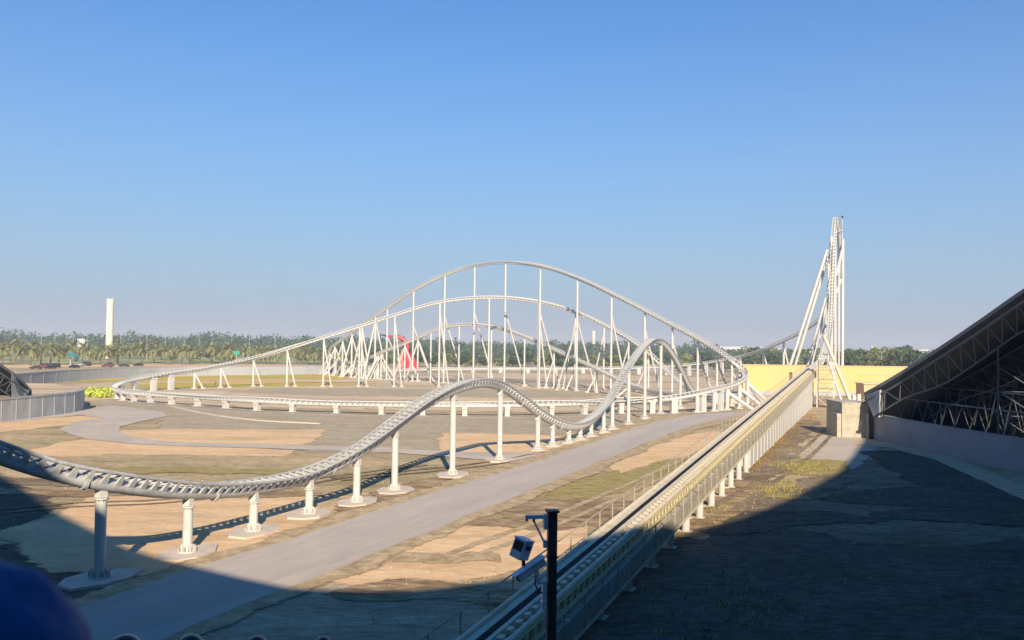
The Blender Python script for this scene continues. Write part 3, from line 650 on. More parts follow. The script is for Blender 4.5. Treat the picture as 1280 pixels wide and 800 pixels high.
# ------------------------------------------------------------------ tower structure
def tube(name, label, a, b_, r, group='tower supports', mt='white', seg=True):
    a = Vector(a); b_ = Vector(b_)
    t = thing(name, label, 'support', (b_.x,b_.y,0), 0, group)
    o = Vector((b_.x,b_.y,0))
    MB().cyl(b_-o, a-o, r, n=14).build('column', M[mt], t, True)
    d = (a-b_); n = int(d.length//9)
    for k in range(1, n):
        c = b_ + d*(k/n) - o; MB().cyl(c-d.normalized()*.09, c+d.normalized()*.09, r+.1, n=14).build('flange', M[mt], t)
    MB().cyl((0,0,0),(0,0,.5),r+.9,n=8).build('footing', M['concrete'], t)
    return t
def base(px, Y): p = at(px, 430, Y); return Vector((p.x, p.y, 0))
TS = [((1034,312,239),(977,240),.62,'longest leaning white tube left of the tower, reaching highest'),((1036,318,243),(984,246),.62,'second long leaning white tube just behind the longest'),
 ((1032,372,238),(1000,241),.5,'shorter leaning white tube inside the long pair'),((1034,378,243),(1006,246),.5,'second shorter leaning white tube inside the long pair'),
 ((1033,415,238),(1012,241),.45,'low leaning white tube closest to the tower foot'),((1031,425,236),(1017,238),.42,'lowest leaning white tube at the tower foot'),
 ((1029,398,250),(1003,252),.34,'thin leaning white tube behind the tower'),
 ((1033,405,246),(992,250),.4,'slim leaning white tube between the two long pairs'),((1031,418,244),(1022,243),.4,'steep short white tube close to the tower foot'),((1036,440,238),(1008,236),.34,'thin low white tube fanning out at the tower foot'),((1037,352,246),(1024,248),.45,'steep leaning white tube hugging the upright tubes'),
 ((1035.5,330,240),(1035,240),.5,'leftmost upright white tube of the tower'),((1039,295,242),(1039.5,242),.62,'second upright white tube of the tower'),((1043.5,285,247),(1044,247),.62,'upright white tube directly under the tower top'),
 ((1048.5,335,252),(1048.5,252),.45,'upright white tube shorter than its right neighbour'),((1053.5,299,256),(1053,256),.66,'rightmost upright white tube of the tower, capped at mid height')]
for a,(bxp,by),r,lab in TS: tube('tower_tube', lab, at(*a), base(bxp,by), r*.68)
def brace(lab, a, b_, r, mt='white'):
    t = thing('tower_brace', lab, 'brace', (0,0,0), 0, 'braces between tower tubes'); MB().cyl(at(*a), at(*b_), r, n=10).build('tube', M[mt], t, True)
brace('upper short diagonal brace right of the tower top', (1045,345,248),(1052.5,313,256), .4)
brace('lower short diagonal brace on the right of the tower', (1045,367,248),(1051,350,256), .4)
brace('small horizontal brace near the tower head', (1044,290,247),(1053,288,254), .12)
for i,(y_,lab) in enumerate(((340,'top horizontal tie between tower tubes'),(370,'second horizontal tie between tower tubes'),(400,'third horizontal tie between tower tubes'),(430,'lowest horizontal tie between tower tubes'))):
    brace(lab, (1036,y_,240),(1048,y_+1,251), .18)
t = thing('mast', 'thin mast with small dark lamp beside the tower top', 'mast')
MB().cyl(at(1053,299,255.5), at(1053,274,255.5), .09, n=6).build('pole', M['white'], t)
MB().lathe([(.1,0),(.28,.15),(.28,.5),(.12,.7)], at(1053,272.5,255.5), 8).build('lamp', M['black'], t)
g = tube('tower_strut', 'long diagonal strut from ramp end down right to the ground, half shaded', at(1030,420,212), base(1064,200), .42, mt='cream')
tube('tower_strut', 'thin white diagonal strut beside the stair tower', at(1036,452,200), base(1053,196), .28)
# stair tower
st_o = gnd(1032,509); t = thing('stair_tower', 'open steel stair tower beside the ramp end', 'stair tower', (st_o.x,st_o.y,0), math.atan2(-UX,UY))
for x in (-1.6,1.6):
    for y in (-1.6,1.6): MB().box(x-.12,x+.12,y-.12,y+.12,0,9.6).build('post', M['white'], t)
for k in range(5):
    z = 1.9*(k+1); MB().box(-1.8,1.8,-1.8,1.8,z-.06,z+.06).build('landing', M['mesh'], t)
    s_ = 1 if k % 2 else -1
    MB().add([(-.9*s_,-1.75,z-1.9),(1.3*s_,-1.75,z),(1.3*s_,-1.75,z-.25),(-.9*s_,-1.75,z-2.15),(-.9*s_,-1.2,z-1.9),(1.3*s_,-1.2,z),(1.3*s_,-1.2,z-.25),(-.9*s_,-1.2,z-2.15)],[(0,1,2,3),(7,6,5,4),(0,4,5,1),(3,2,6,7),(1,5,6,2),(0,3,7,4)]).build('stair_flight', M['mesh'], t)
    b = MB()
    for zz in (.5,1.0):
        b.box(-1.8,1.8,-1.82,-1.76,z+zz-.03,z+zz+.03); b.box(-1.8,1.8,1.76,1.82,z+zz-.03,z+zz+.03); b.box(-1.82,-1.76,-1.8,1.8,z+zz-.03,z+zz+.03)
    b.build('guard_rail', M['white'], t)

# ------------------------------------------------------------------ yellow wall and what stands by it
a = at(929,430,229).x
t = thing('yellow_wall', 'long yellow rendered wall behind the ramp end and tower foot', 'wall', (0,229,0))
MB().box(a,150,0,.6,0,7.55).build('wall', M['yellow'], t); MB().box(a-.1,150.1,-.12,.72,7.55,7.75).build('coping', M['tan'], t)
x0 = at(1074,470,229).x; x1 = at(1125,470,229).x
b = MB(); b.box(x0,x0+.2,-.1,0,0,5.4); b.box(x0,x1,-.1,0,5.4,5.6); b.build('door_frame', M['tan'], t)
b = MB()
for x in range(int(a)+4, 150, 7): b.box(x,x+.05,-.03,0,0,7.5)
tag(b.build('panel_joints', M['tan'], t), kind='stuff')
MB().box(a,150,-.2,0,0,.9).build('plinth', M['wallpale'], t)
p0 = at(1080,490,214).x; p1 = at(1112,490,214).x
t = thing('kiosk', 'low cream box hut with a flat roof in front of the yellow wall', 'hut', (p0,214,0))
MB().box(0,p1-p0,0,5,0,3.6).build('wall', M['tan'], t); MB().box(-.3,p1-p0+.3,-.3,5.3,3.6,3.85).build('roof', M['concrete'], t); MB().box(1.2,2.4,-.05,0,0,2.2).build('door', M['wallgrey'], t)
p0 = at(1066,500,200); t = thing('white_cabinet', 'small white upright cabinet by the strut foot', 'cabinet', (p0.x,200,0)); MB().box(0,.8,0,.8,0,1.5).build('body', M['white'], t); MB().box(-.05,.85,-.05,.85,1.5,1.58).build('lid', M['white'], t)
p0 = at(1072,500,203); t = thing('white_cabinet', 'second small white cabinet right of the strut foot, against tan block', 'cabinet', (p0.x,203,0)); MB().box(0,.8,0,.8,0,1.7).build('body', M['concrete'], t); MB().box(-.05,.85,-.05,.85,1.7,1.78).build('lid', M['white'], t)
# beige concrete block
p = gnd(1052.5,546.5); wd = gnd(1099,550).x - p.x
t = thing('concrete_blockhouse', 'pale concrete blockhouse at the corner of the curved wall, lit by sun', 'blockhouse', (p.x,p.y,0), R(-3))
MB().box(0,wd,0,7,0,4.6).build('wall', M['tanblock'], t); MB().box(-.05,wd+.05,-.05,7.05,4.6,4.75).build('coping', M['tanblock'], t)
MB().box(-.6,0,.2,3.2,0,3.2).build('side_block', M['tanblock'], t)
for k in range(3): MB().box(.8+k*1.3,1.7+k*1.3,-.03,0,1.0,2.6).build('recessed_panel', M['tanblock'], t)

# ------------------------------------------------------------------ low curved walls
def wallrun(name, label, pts, h, th, mt, coping, seams=3.0, cmat=None):
    P = catmull(pts, 1.5); fr = frames([Vector((q.x,q.y,0)) for q in P])
    t = thing(name, label, 'wall')
    MB().sweeprect(fr, -th/2, th/2, 0, h).build('wall', M[mt], t)
    MB().sweeprect(fr, -th/2-.08, th/2+.08, h, h+coping).build('coping', M[cmat or mt], t)
    return t, fr
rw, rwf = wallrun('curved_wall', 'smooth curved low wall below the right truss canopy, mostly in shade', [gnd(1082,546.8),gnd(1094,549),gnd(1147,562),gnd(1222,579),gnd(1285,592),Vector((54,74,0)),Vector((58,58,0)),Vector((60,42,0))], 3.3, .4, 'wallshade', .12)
lwall, lwf = wallrun('curved_wall', 'grey panelled curved wall below the left canopy tip, blunt right end', [gnd(-260,556),gnd(-120,541),gnd(0,527.5),gnd(50,521.5),gnd(92,515.5),gnd(101,513.0),gnd(103.5,510)], 3.15, .5, 'wallgrey', .25)
for i in range(0, len(lwf)-1):
    P,T,Sd,U = lwf[i]
    if i % 2 == 0:
        mx = Matrix((Sd,T,Vector((0,0,1)))).transposed().to_4x4(); mx.translation = P
        o = MB().box(.25,.30,-.05,.05,.05,3.1,mx); o.build('seam', M['rib'], lwall)
# terrace behind left wall
pl = [gnd(-260,556)+Vector((0,3,0))]+[gnd(0,527.5)+Vector((0,1,0)),gnd(92,515.5)+Vector((-1,1,0)),gnd(101,512)+Vector((-1,2,0)),gnd(100,505.5),gnd(60,498),gnd(-100,496),gnd(-300,500)]
o = MB().prism([(q.x,q.y) for q in pl], 0, 3.0).build('terrace', M['sand2']); o['kind'] = 'structure'
# long wall far left
fw, fwf = wallrun('perimeter_wall', 'long grey-blue perimeter wall curving away behind the left track bend', [gnd(-60,491),gnd(0,485),gnd(38,481),gnd(80,477),gnd(150,472.5),gnd(220,470),gnd(300,469),gnd(400,467.5),gnd(450,466.5)], 3.0, .4, 'wallpale', .2)
for i in range(0, len(fwf), 5):
    P,T,Sd,U = fwf[i]; mx = Matrix((Sd,T,Vector((0,0,1)))).transposed().to_4x4(); mx.translation = P
    for s_ in (-1,1): MB().box(.2*s_-.05,.2*s_+.05,-.2,.2,.05,3.0,mx).build('pilaster', M['wallgrey'], fw)

# ------------------------------------------------------------------ truss canopies
def canopy(name, label, top, low, off, ntr, tipn, n=22, backz=True):
    """top, low: control points of the roof edge and lower chord (same count); off: vector into the depth"""
    t = thing(name, label, 'canopy')
    T_ = catmull(top, 1.0); B_ = catmull(low, 1.0)
    def smp(L, u): x = u*(len(L)-1); i = min(int(x), len(L)-2); return L[i].lerp(L[i+1], x-i)
    off = Vector(off)
    # roof sheet, thick
    k = 40; vs = []
    for i in range(k+1):
        p = smp(T_, i/k)
        for q in (p+Vector((0,0,.15)), p+off+Vector((0,0,.15)), p+off-Vector((0,0,.3)), p-Vector((0,0,.3))): vs.append(q)
    fs = [(j*4+i, (j+1)*4+i, (j+1)*4+(i+1) % 4, j*4+(i+1) % 4) for j in range(k) for i in range(4)]+[(0,1,2,3),(k*4+3,k*4+2,k*4+1,k*4)]
    MB().add(vs, fs).build('roof', M['roof'], t)
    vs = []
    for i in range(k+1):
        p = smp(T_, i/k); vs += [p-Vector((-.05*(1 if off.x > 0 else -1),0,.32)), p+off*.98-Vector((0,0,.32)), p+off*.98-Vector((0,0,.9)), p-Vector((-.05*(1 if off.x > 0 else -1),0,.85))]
    MB().add(vs, fs).build('soffit', M['darkin'], t)  # roof underside with its shade put into the colour
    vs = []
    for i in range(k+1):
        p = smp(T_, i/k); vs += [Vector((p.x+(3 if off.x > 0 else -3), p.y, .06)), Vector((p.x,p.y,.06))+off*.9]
    MB().add(vs, [(2*i,2*i+2,2*i+3,2*i+1) for i in range(k)]).build('shade_floor', M['darkin'], t)  # added near-black sheet so the ground inside reads as shaded
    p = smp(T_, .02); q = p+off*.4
    MB().add([Vector((p.x,p.y,0)),Vector((q.x,q.y,0)),q-Vector((0,0,.5)),p-Vector((0,0,.5)),Vector((p.x,p.y+.3,0)),Vector((q.x,q.y+.3,0)),q-Vector((0,-.3,.5)),p-Vector((0,-.3,.5))],[(0,1,2,3),(7,6,5,4),(3,2,6,7),(0,3,7,4),(1,5,6,2)]).build('shade_end_wall', M['darkin'], t)  # added near-black wall closing the open end as shade
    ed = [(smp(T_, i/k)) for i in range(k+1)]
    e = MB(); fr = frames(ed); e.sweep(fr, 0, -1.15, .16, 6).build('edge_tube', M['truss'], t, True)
    # added inner wall, near-black in place of the canopy's shade
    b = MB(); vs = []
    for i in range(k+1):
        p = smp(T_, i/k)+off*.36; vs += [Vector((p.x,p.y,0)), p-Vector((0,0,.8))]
    b.add(vs, [(2*i,2*i+2,2*i+3,2*i+1) for i in range(k)]); b.build('shade_back_wall', M['darkin'], t)
    for j in range(ntr):
        o = off*(j/ntr)*.8
        fr1 = frames([q+o-Vector((0,0,1.2)) for q in [smp(T_, i/k) for i in range(k+1)]]); fr2 = frames([smp(B_, i/k)+o for i in range(k+1)])
        c = MB(); c.sweep(fr1, 0, 0, .09, 6); c.build('top_chord', M['truss'], t, True)
        c = MB(); c.sweep(fr2, 0, 0, .11, 6); c.build('bottom_chord', M['truss'], t, True)
        for i in range(n):
            a = smp(T_, (i+tipn)/(n+tipn))+o-Vector((0,0,1.2)); c_ = smp(B_, (i+tipn)/(n+tipn))+o
            d_ = smp(B_, min(1,(i+1+tipn)/(n+tipn)))+o
            if j == 0:
                MB().cyl(a, c_, .06, n=5).build('upright', M['truss'], t); MB().cyl(c_ if False else a, smp(B_, max(0,(i-1+tipn)/(n+tipn)))+o, .06, n=5).build('diagonal', M['truss'], t)
            else:
                MB().cyl(a, c_, .055, n=4).build('upright', M['truss'], t); MB().cyl(a, d_, .055, n=4).build('diagonal', M['truss'], t)
    return t, T_, B_, smp
# right one
topR = [at(1080,492,120.5),at(1100,481,116.5),at(1130,463,113.5),at(1180,431,105),at(1230,397,98),at(1280,362,91.8),Vector((56,74,25.5)),Vector((58,60,32.5)),Vector((60,46,38.5))]
lowR = [at(1093,521,116.8),at(1102,515,115),at(1130,498,112.5),at(1180,480,105),at(1232,446,98),at(1280,413,92),Vector((56.3,74,20)),Vector((58.3,60,27)),Vector((60.3,46,33))]
cr, TR, BR, smp = canopy('truss_canopy', 'dark truss canopy sweeping up out of frame at right, shaded inside', topR, lowR, (46,4,-1), 5, 2, n=30)
# ribbed tip cladding
b0 = [at(1081,494,120.3), at(1100.5,487,116.2)]; b1 = [at(1092,521.5,117.2), at(1098.5,521.5,116.0)]
for k in range(10):
    u = k/10; u2 = (k+.62)/10
    a_, c_ = b0[0].lerp(b0[1],u), b0[0].lerp(b0[1],u2); d_, e_ = b1[0].lerp(b1[1],u), b1[0].lerp(b1[1],u2)
    o = Vector((.25,.1,0))
    MB().add([a_,c_,e_,d_,a_+o,c_+o,e_+o,d_+o],[(0,1,2,3),(7,6,5,4),(0,4,5,1),(2,6,7,3),(1,5,6,2),(0,3,7,4)]).build('rib_panel', M['rib'], cr)
o = Vector((.3,.12,0)); MB().add([b0[0]+o,b0[1]+o,b1[1]+o,b1[0]+o,b0[0]+o*2,b0[1]+o*2,b1[1]+o*2,b1[0]+o*2],[(0,1,2,3),(7,6,5,4),(0,4,5,1),(2,6,7,3),(1,5,6,2),(0,3,7,4)]).build('tip_lining', M['roof'], cr)
# lattice standing on the wall, and the braced tower inside
def lattice(y0, y1, n, xoff, zoff, h, par, r=.055):
    for i in range(n):
        fa = rwf[int(y0+(y1-y0)*i/n)][0]; fb = rwf[int(y0+(y1-y0)*(i+.5)/n)][0]; fc = rwf[int(y0+(y1-y0)*(i+1)/n)][0]
        ox = Vector((xoff,0,0))
        MB().cyl(fa+ox+Vector((0,0,zoff)), fb+ox+Vector((0,0,zoff+h)), r, n=5).build('lattice_bar', M['truss'], par)
        MB().cyl(fb+ox+Vector((0,0,zoff+h)), fc+ox+Vector((0,0,zoff)), r, n=5).build('lattice_bar', M['truss'], par)
L_ = len(rwf)
lattice(1, L_*.55, 16, 3.0, 3.0, 2.6, cr); lattice(0, L_*.55, 13, 7.0, 3.0, 4.2, cr); lattice(0, L_*.55, 11, 12.0, 3.2, 5.6, cr)
fr = frames([rwf[int(i)][0]+Vector((3.0,0,5.6)) for i in range(0, int(L_*.6), 2)]); MB().sweep(fr,0,0,.1,6).build('lattice_chord', M['truss'], cr, True)
fr = frames([rwf[int(i)][0]+Vector((7.0,0,7.2)) for i in range(0, int(L_*.6), 2)]); MB().sweep(fr,0,0,.1,6).build('lattice_chord', M['truss'], cr, True)
cx, cy = at(1243,480,93).x+1.5, 95
for q in ((cx,cy),(cx+3.2,cy-2)):
    MB().cyl((q[0],q[1],0),(q[0],q[1],12.6 if q[0] == cx else 13.6),.1,n=6).build('post', M['truss'], cr)
for k in range(3):
    z = 2.5+k*2.6; MB().cyl((cx,cy,z),(cx+3.2,cy-2,z),.08,n=5).build('cross_bar', M['truss'], cr); MB().cyl((cx,cy,z+2.6),(cx+3.2,cy-2,z),.08,n=5).build('diagonal', M['truss'], cr)
# left one
topL = [at(40,489,140),at(30,478,137),at(12,463.5,133),at(0,455,131),at(-40,428,126),at(-100,396,118),at(-180,356,108)]
lowL = [at(26,499,137),at(20,499,135),at(8,492,132.6),at(-4,484,131),at(-40,458,126),at(-100,425,118),at(-180,385,108)]
cl, TL, BL, smp = canopy('truss_canopy', 'tip of the left truss canopy with ribbed grey end behind the curved wall', topL, lowL, (-26,6,0), 2, 2, n=18)
b0 = [at(14,464,133.3), at(38,488,139.5)]; b1 = [at(14.5,500,133.3), at(29,500,136)]
for k in range(10):
    u = k/10; u2 = (k+.62)/10
    a_, c_ = b0[0].lerp(b0[1],u), b0[0].lerp(b0[1],u2); d_, e_ = b1[0].lerp(b1[1],u), b1[0].lerp(b1[1],u2); o = Vector((-.1,.3,0))
    MB().add([a_,c_,e_,d_,a_+o,c_+o,e_+o,d_+o],[(0,1,2,3),(7,6,5,4),(0,4,5,1),(2,6,7,3),(1,5,6,2),(0,3,7,4)]).build('rib_panel', M['rib'], cl)
o = Vector((-.12,.36,0)); MB().add([b0[0]+o,b0[1]+o,b1[1]+o,b1[0]+o,b0[0]+o*2,b0[1]+o*2,b1[1]+o*2,b1[0]+o*2],[(0,1,2,3),(7,6,5,4),(0,4,5,1),(2,6,7,3),(1,5,6,2),(0,3,7,4)]).build('tip_lining', M['roof'], cl)

# ------------------------------------------------------------------ the hall we stand on: its roofline casts the foreground shade
def cast(px, py, Yp, z=0):
    g_ = gnd(px, py, z); t_ = (g_.y-Yp)/LD.y; return g_ - LD*t_
E = [cast(-260,480,-10),cast(-120,540,-10),cast(0,593,-10),cast(35,614,-10),cast(70,640,-10),cast(119,664,-10),cast(157,684,-10),cast(205,699,-10),cast(251,711,-10),cast(305,724,-10),cast(363,736,-10),cast(460,739.5,-10),cast(520,738,-10),cast(570,733,-10),cast(637,722,-10),cast(700,708,-10),cast(790,686,-8),cast(874,663,-4),cast(928,648,1),cast(960,635,5),cast(997,619,10),cast(1046,592,20),cast(1066,569,28),cast(1080,548,38),Vector((60,46,39))]
hall = thing('hall_building', 'large grey hall whose roofline shades the foreground, the viewpoint terrace belongs to it', 'building')
vs = []; n = len(E)
for e in E: vs += [e, Vector((e.x,e.y,0)), e+Vector((.25*abs(e.x)**.5+8,-60,-6)), Vector((e.x+10,e.y-60,0))]
fs = []
for i in range(n-1):
    a0, b0_ = 4*i, 4*(i+1)
    fs += [(a0+1,b0_+1,b0_,a0), (a0,b0_,b0_+2,a0+2), (a0+2,b0_+2,b0_+3,a0+3)]
MB().add(vs, fs).build('wall', M['facade'], hall)
o = MB().box(-6,6,-9.9,4.35,9.9,10.3).build('terrace_slab', M['concrete'], hall)

# ------------------------------------------------------------------ camera pole
pb_ = at(690.5,640,14.0); t = thing('camera_pole', 'dark brown square pole with bracket arm in front of the launch ramp', 'pole', (pb_.x, 14.0, 0), R(8))
MB().box(-.07,.07,-.07,.07,-.05,pb_.z).build('pole', M['pole'], t)
MB().box(-.1,.1,-.1,.1,pb_.z,pb_.z+.03).build('cap', M['pole'], t)
MB().box(-.14,-.085,-.06,.06,pb_.z-.26,pb_.z-.03).build('bracket_plate', M['camgrey'], t)
b = MB(); b.box(-.43,-.14,-.03,.03,pb_.z-.1,pb_.z-.045); b.build('arm', M['camgrey'], t)
b = MB(); b.box(-.42,-.39,-.02,.02,pb_.z-.14,pb_.z-.1); b.box(-.31,-.28,-.03,.03,pb_.z-.15,pb_.z-.1); b.build('arm_clamp', M['black'], t)
MB().cyl((-.29,0,pb_.z-.14),(-.12,0,pb_.z-.48),.016,n=8).build('stay', M['camgrey'], t)
MB().box(-.14,-.085,-.05,.05,pb_.z-.55,pb_.z-.44).build('clamp', M['camgrey'], t)
for k in range(4): MB().box(-.09,.09,-.09,.09,pb_.z-.7-.55*k,pb_.z-.685-.55*k).build('band', M['black'], t)
MB().box(-.15,-.086,-.07,.07,pb_.z-1.35,pb_.z-1.1).build('junction_box', M['camgrey'], t)
MB().box(-.16,-.1,-.06,.06,pb_.z-1.5,pb_.z-1.38).build('junction_box', M['camgrey'], t)
cpts = catmull([(-.13,-.05,pb_.z-1.25),(-.2,-.06,pb_.z-1.22),(-.27,-.06,pb_.z-1.1),(-.26,-.05,pb_.z-.98)], .03)
MB().sweep(frames(cpts, transport=True, s0=Vector((0,1,0))), 0, 0, .012, 6).build('cable', M['black'], t, True)
def bevbox(name, dims, mt, parent, mx, bev=.012):
    bm = bmesh.new(); bmesh.ops.create_cube(bm, size=1); bmesh.ops.scale(bm, vec=dims, verts=bm.verts)
    bmesh.ops.bevel(bm, geom=bm.edges[:], offset=bev, segments=2, affect='EDGES', profile=.5)
    me = bpy.data.meshes.new(name); bm.to_mesh(me); bm.free(); me.materials.append(mt)
    o = bpy.data.objects.new(name, me); COL.objects.link(o); o.parent = parent; o.matrix_local = mx; return o
# square floodlight / camera head
c = at(652,686,13.85); t = thing('floodlight', 'grey square floodlight head tilted on a short stem left of the pole', 'floodlight', c, R(-38))
mx = Matrix.Rotation(R(14),4,'Y') @ Matrix.Rotation(R(-12),4,'X')
bevbox('housing', (.22,.24,.30), M['camgrey'], t, mx)
bevbox('lens', (.17,.012,.15), M['glass'], t, mx @ Matrix.Translation((0,-.122,.05)), .004)
bevbox('vent', (.012,.13,.07), M['black'], t, mx @ Matrix.Translation((.112,0,.05)), .003)
bevbox('hood', (.24,.27,.015), M['camgrey'], t, mx @ Matrix.Translation((0,-.01,.158)), .004)
MB().cyl((.02,.02,-.14),(.03,.02,-.26),.03,n=10).build('knuckle', M['black'], t, True)
MB().cyl((.03,.02,-.24),(.03,.02,-.5),.02,n=8).build('stem', M['camgrey'], t, True)
# bullet camera
c = at(664,712,13.8); t = thing('security_camera', 'long grey-blue bullet security camera fixed to the pole, angled down left', 'camera', c, R(24))
mx = Matrix.Rotation(R(-27),4,'Y')
bevbox('housing', (.52,.13,.12), M['camgrey'], t, mx, .03)
bevbox('sunshield', (.60,.17,.02), M['camgrey'], t, mx @ Matrix.Translation((-.02,0,.075)), .008)
bevbox('lens', (.02,.09,.08), M['glass'], t, mx @ Matrix.Translation((-.262,0,0)), .006)
MB().cyl((.1,0,-.02),(.12,0,-.24),.025,n=8).build('mount', M['camgrey'], t, True)
MB().cyl((.12,0,-.22),(.42,.05,-.24),.02,n=8).build('mount_arm', M['camgrey'], t, True)

# ------------------------------------------------------------------ things on the terrace
t = thing('blue_cover', 'blurred dark blue rounded cloth cover in the bottom left corner', 'cover', (0,0,10.3))
bm = bmesh.new(); bmesh.ops.create_uvsphere(bm, u_segments=40, v_segments=28, radius=1)
c = at(-82,836,1.25)
for v in bm.verts:
    d = v.co.normalized()
    k = 1+.05*noise.noise(d*3.0)+.02*noise.noise(d*8)
    a = math.atan2(d.y,d.x)
    v.co = Vector((d.x*.205*k, d.y*.17*k, d.z*.155*k if d.z > -.1 else d.z*.155*k - .0))
    if d.z < -.1: v.co.z = -.1*.155-(-d.z-.1)*(c.z-10.33)/.9; v.co.x *= 1.0+.25*(-d.z); v.co.y *= 1.0+.2*(-d.z)+.04*math.sin(a*9)
    q = v.co; v.co = Vector((q.x+q.z*.0, q.y, q.z))
me = bpy.data.meshes.new('cover'); bm.to_mesh(me); bm.free(); me.materials.append(M['blue']); me.shade_smooth()
o = bpy.data.objects.new('cover', me); COL.objects.link(o); o.parent = t; o.location = (c.x,c.y,c.z-10.3)
for i,(px,py,r,lab) in enumerate(((156,793.5,.085,'largest dark domed cap on the terrace edge, leftmost'),(238,793.5,.068,'second dark domed cap on the terrace edge'),(321,795,.052,'third dark domed cap on the terrace edge'),(404,796,.040,'smallest dark domed cap on the terrace edge, rightmost'))):
    c = at(px,py,4.15); t = thing('domed_cap', lab, 'cap', (c.x,c.y,10.3), 0, 'domed caps along the terrace edge')
    h = c.z-10.3
    MB().lathe([(r*1.0,h-r*1.0)]+[(r*math.cos(a),h-r+r*math.sin(a)) for a in [R(x) for x in range(0,90,12)]]+[(r*.05,h)],n=24).build('dome', M['cap'], t, True)
    MB().lathe([(r*.8,0),(r*.8,h-r*1.0)],n=16).build('stem', M['cap'], t, True)

# ------------------------------------------------------------------ vegetation
def leafy(mb, c, rx, ry, rz, n, s, rnd, shell=.55):
    c = Vector(c)
    for _ in range(n):
        d = Vector((rnd.gauss(0,1),rnd.gauss(0,1),rnd.gauss(0,1))).normalized()
        k = rnd.uniform(shell,1)**.6
        p = c+Vector((d.x*rx*k,d.y*ry*k,d.z*rz*k))
        a = Vector((rnd.uniform(-1,1),rnd.uniform(-1,1),rnd.uniform(-1,1))).normalized(); b2 = a.cross(d).normalized() if abs(a.dot(d)) < .98 else a.orthogonal()
        q = s*rnd.uniform(.6,1.4)
        mb.add([p-a*q-b2*q*.2, p+b2*q*.6, p+a*q+b2*q*.2, p-b2*q*.6], [(0,1,2,3)])
def tree_mesh(seed, h, w_, lumps, n, s):
    rnd = random.Random(seed); cr_ = MB(); tr = MB()
    tr.cyl((0,0,-.2),(0,0,h*.5),h*.03,h*.018,n=6)
    for k in range(lumps):
        a = rnd.uniform(0,6.28); rr = rnd.uniform(.05,.6)*w_; z = h*rnd.uniform(.35,.88)
        c = Vector((rr*math.cos(a),rr*math.sin(a),z))
        tr.cyl((0,0,h*.3),c,h*.012,h*.004,n=4,caps=False)
        r_ = w_*rnd.uniform(.3,.5)
        leafy(cr_, c, r_, r_, r_*rnd.uniform(.65,1.0), n, s, rnd)
    return cr_, tr
def palm_mesh(seed, h):
    rnd = random.Random(seed); tr = MB(); cr_ = MB()
    lean = Vector((rnd.uniform(-.4,.4),rnd.uniform(-.4,.4),0))
    for k in range(8): tr.cyl(lean*(k/8)**2+Vector((0,0,h*k/8-.1)), lean*((k+1)/8)**2+Vector((0,0,h*(k+1)/8)), .36-.012*k, .30-.012*k, n=8)
    for k in range(56):
        a = rnd.uniform(0,6.28); el = rnd.uniform(-.55,1.3); L = rnd.uniform(4.4,6.0)
        p = lean+Vector((0,0,h)); d = Vector((math.cos(a)*math.cos(el),math.sin(a)*math.cos(el),math.sin(el)))
        sd = Vector((-math.sin(a),math.cos(a),0)); pts = []
        for j in range(8):
            pts.append(p.copy()); p = p+d*(L/8); d = (d+Vector((0,0,-.22))).normalized()
        pts.append(p)
        for j in range(8):
            q0, q1 = pts[j], pts[j+1]; mid = (q0+q1)/2; wv = .75*math.sin(math.pi*min(1,(j+.8)/8.6))+.08
            for s_ in (-1,1):
                tip = mid+(q1-q0)*.8+sd*(s_*wv)+Vector((0,0,-.28*wv+.12))
                cr_.add([q0, q0.lerp(q1,.55), tip], [(0,1,2)])
                tip2 = q1+(q1-q0)*.7+sd*(s_*wv*.95)+Vector((0,0,-.3*wv+.1))
                cr_.add([q0.lerp(q1,.5), q1, tip2], [(0,1,2)])
    return cr_, tr
PV = []
for k in range(4):
    c_, t_ = palm_mesh(50+k, 6.6+k*.5); PV.append((c_.mesh('fronds', M['frond']), t_.mesh('trunk', M['trunk'], True)))
rnd = random.Random(3)
px = -22; i = 0; pl_ = []
while px < 405:
    pl_.append((px, 452.3+rnd.uniform(-1.2,3.0)-(.008*(px))))
    px += rnd.uniform(9.5,15.5)
for k in range(14): pl_.append((rnd.uniform(0,470), rnd.uniform(447,450)))
for i,(px,py) in enumerate(pl_):
    hor = 431+(px-640)*.0131
    Y = 13296/(max(py+2.5, hor+24)-hor); Y = min(Y, 470)
    g_ = at(px, 430, Y)
    near_thing = 'beside the teal shade' if abs(px-88) < 9 else 'below the cream tower' if abs(px-138) < 9 else 'by the white cabin' if abs(px-103) < 7 else None
    lab = ('date palm with drooping olive fronds '+near_thing) if near_thing else 'date palm with drooping olive fronds in the row '+('left of the white cabin' if px < 100 else 'right of the cream tower' if px < 290 else 'right of the green sign' if px > 302 else 'by the green sign')
    t = thing('date_palm', lab, 'palm tree', (g_.x,g_.y,0), rnd.uniform(0,6.28), 'date palms along the far car park')
    sc = rnd.uniform(.85,1.12); t.scale = (sc,sc,sc)
    v = PV[i % 4]; inst('trunk', v[1], t); tag(inst('fronds', v[0], t), kind='stuff')
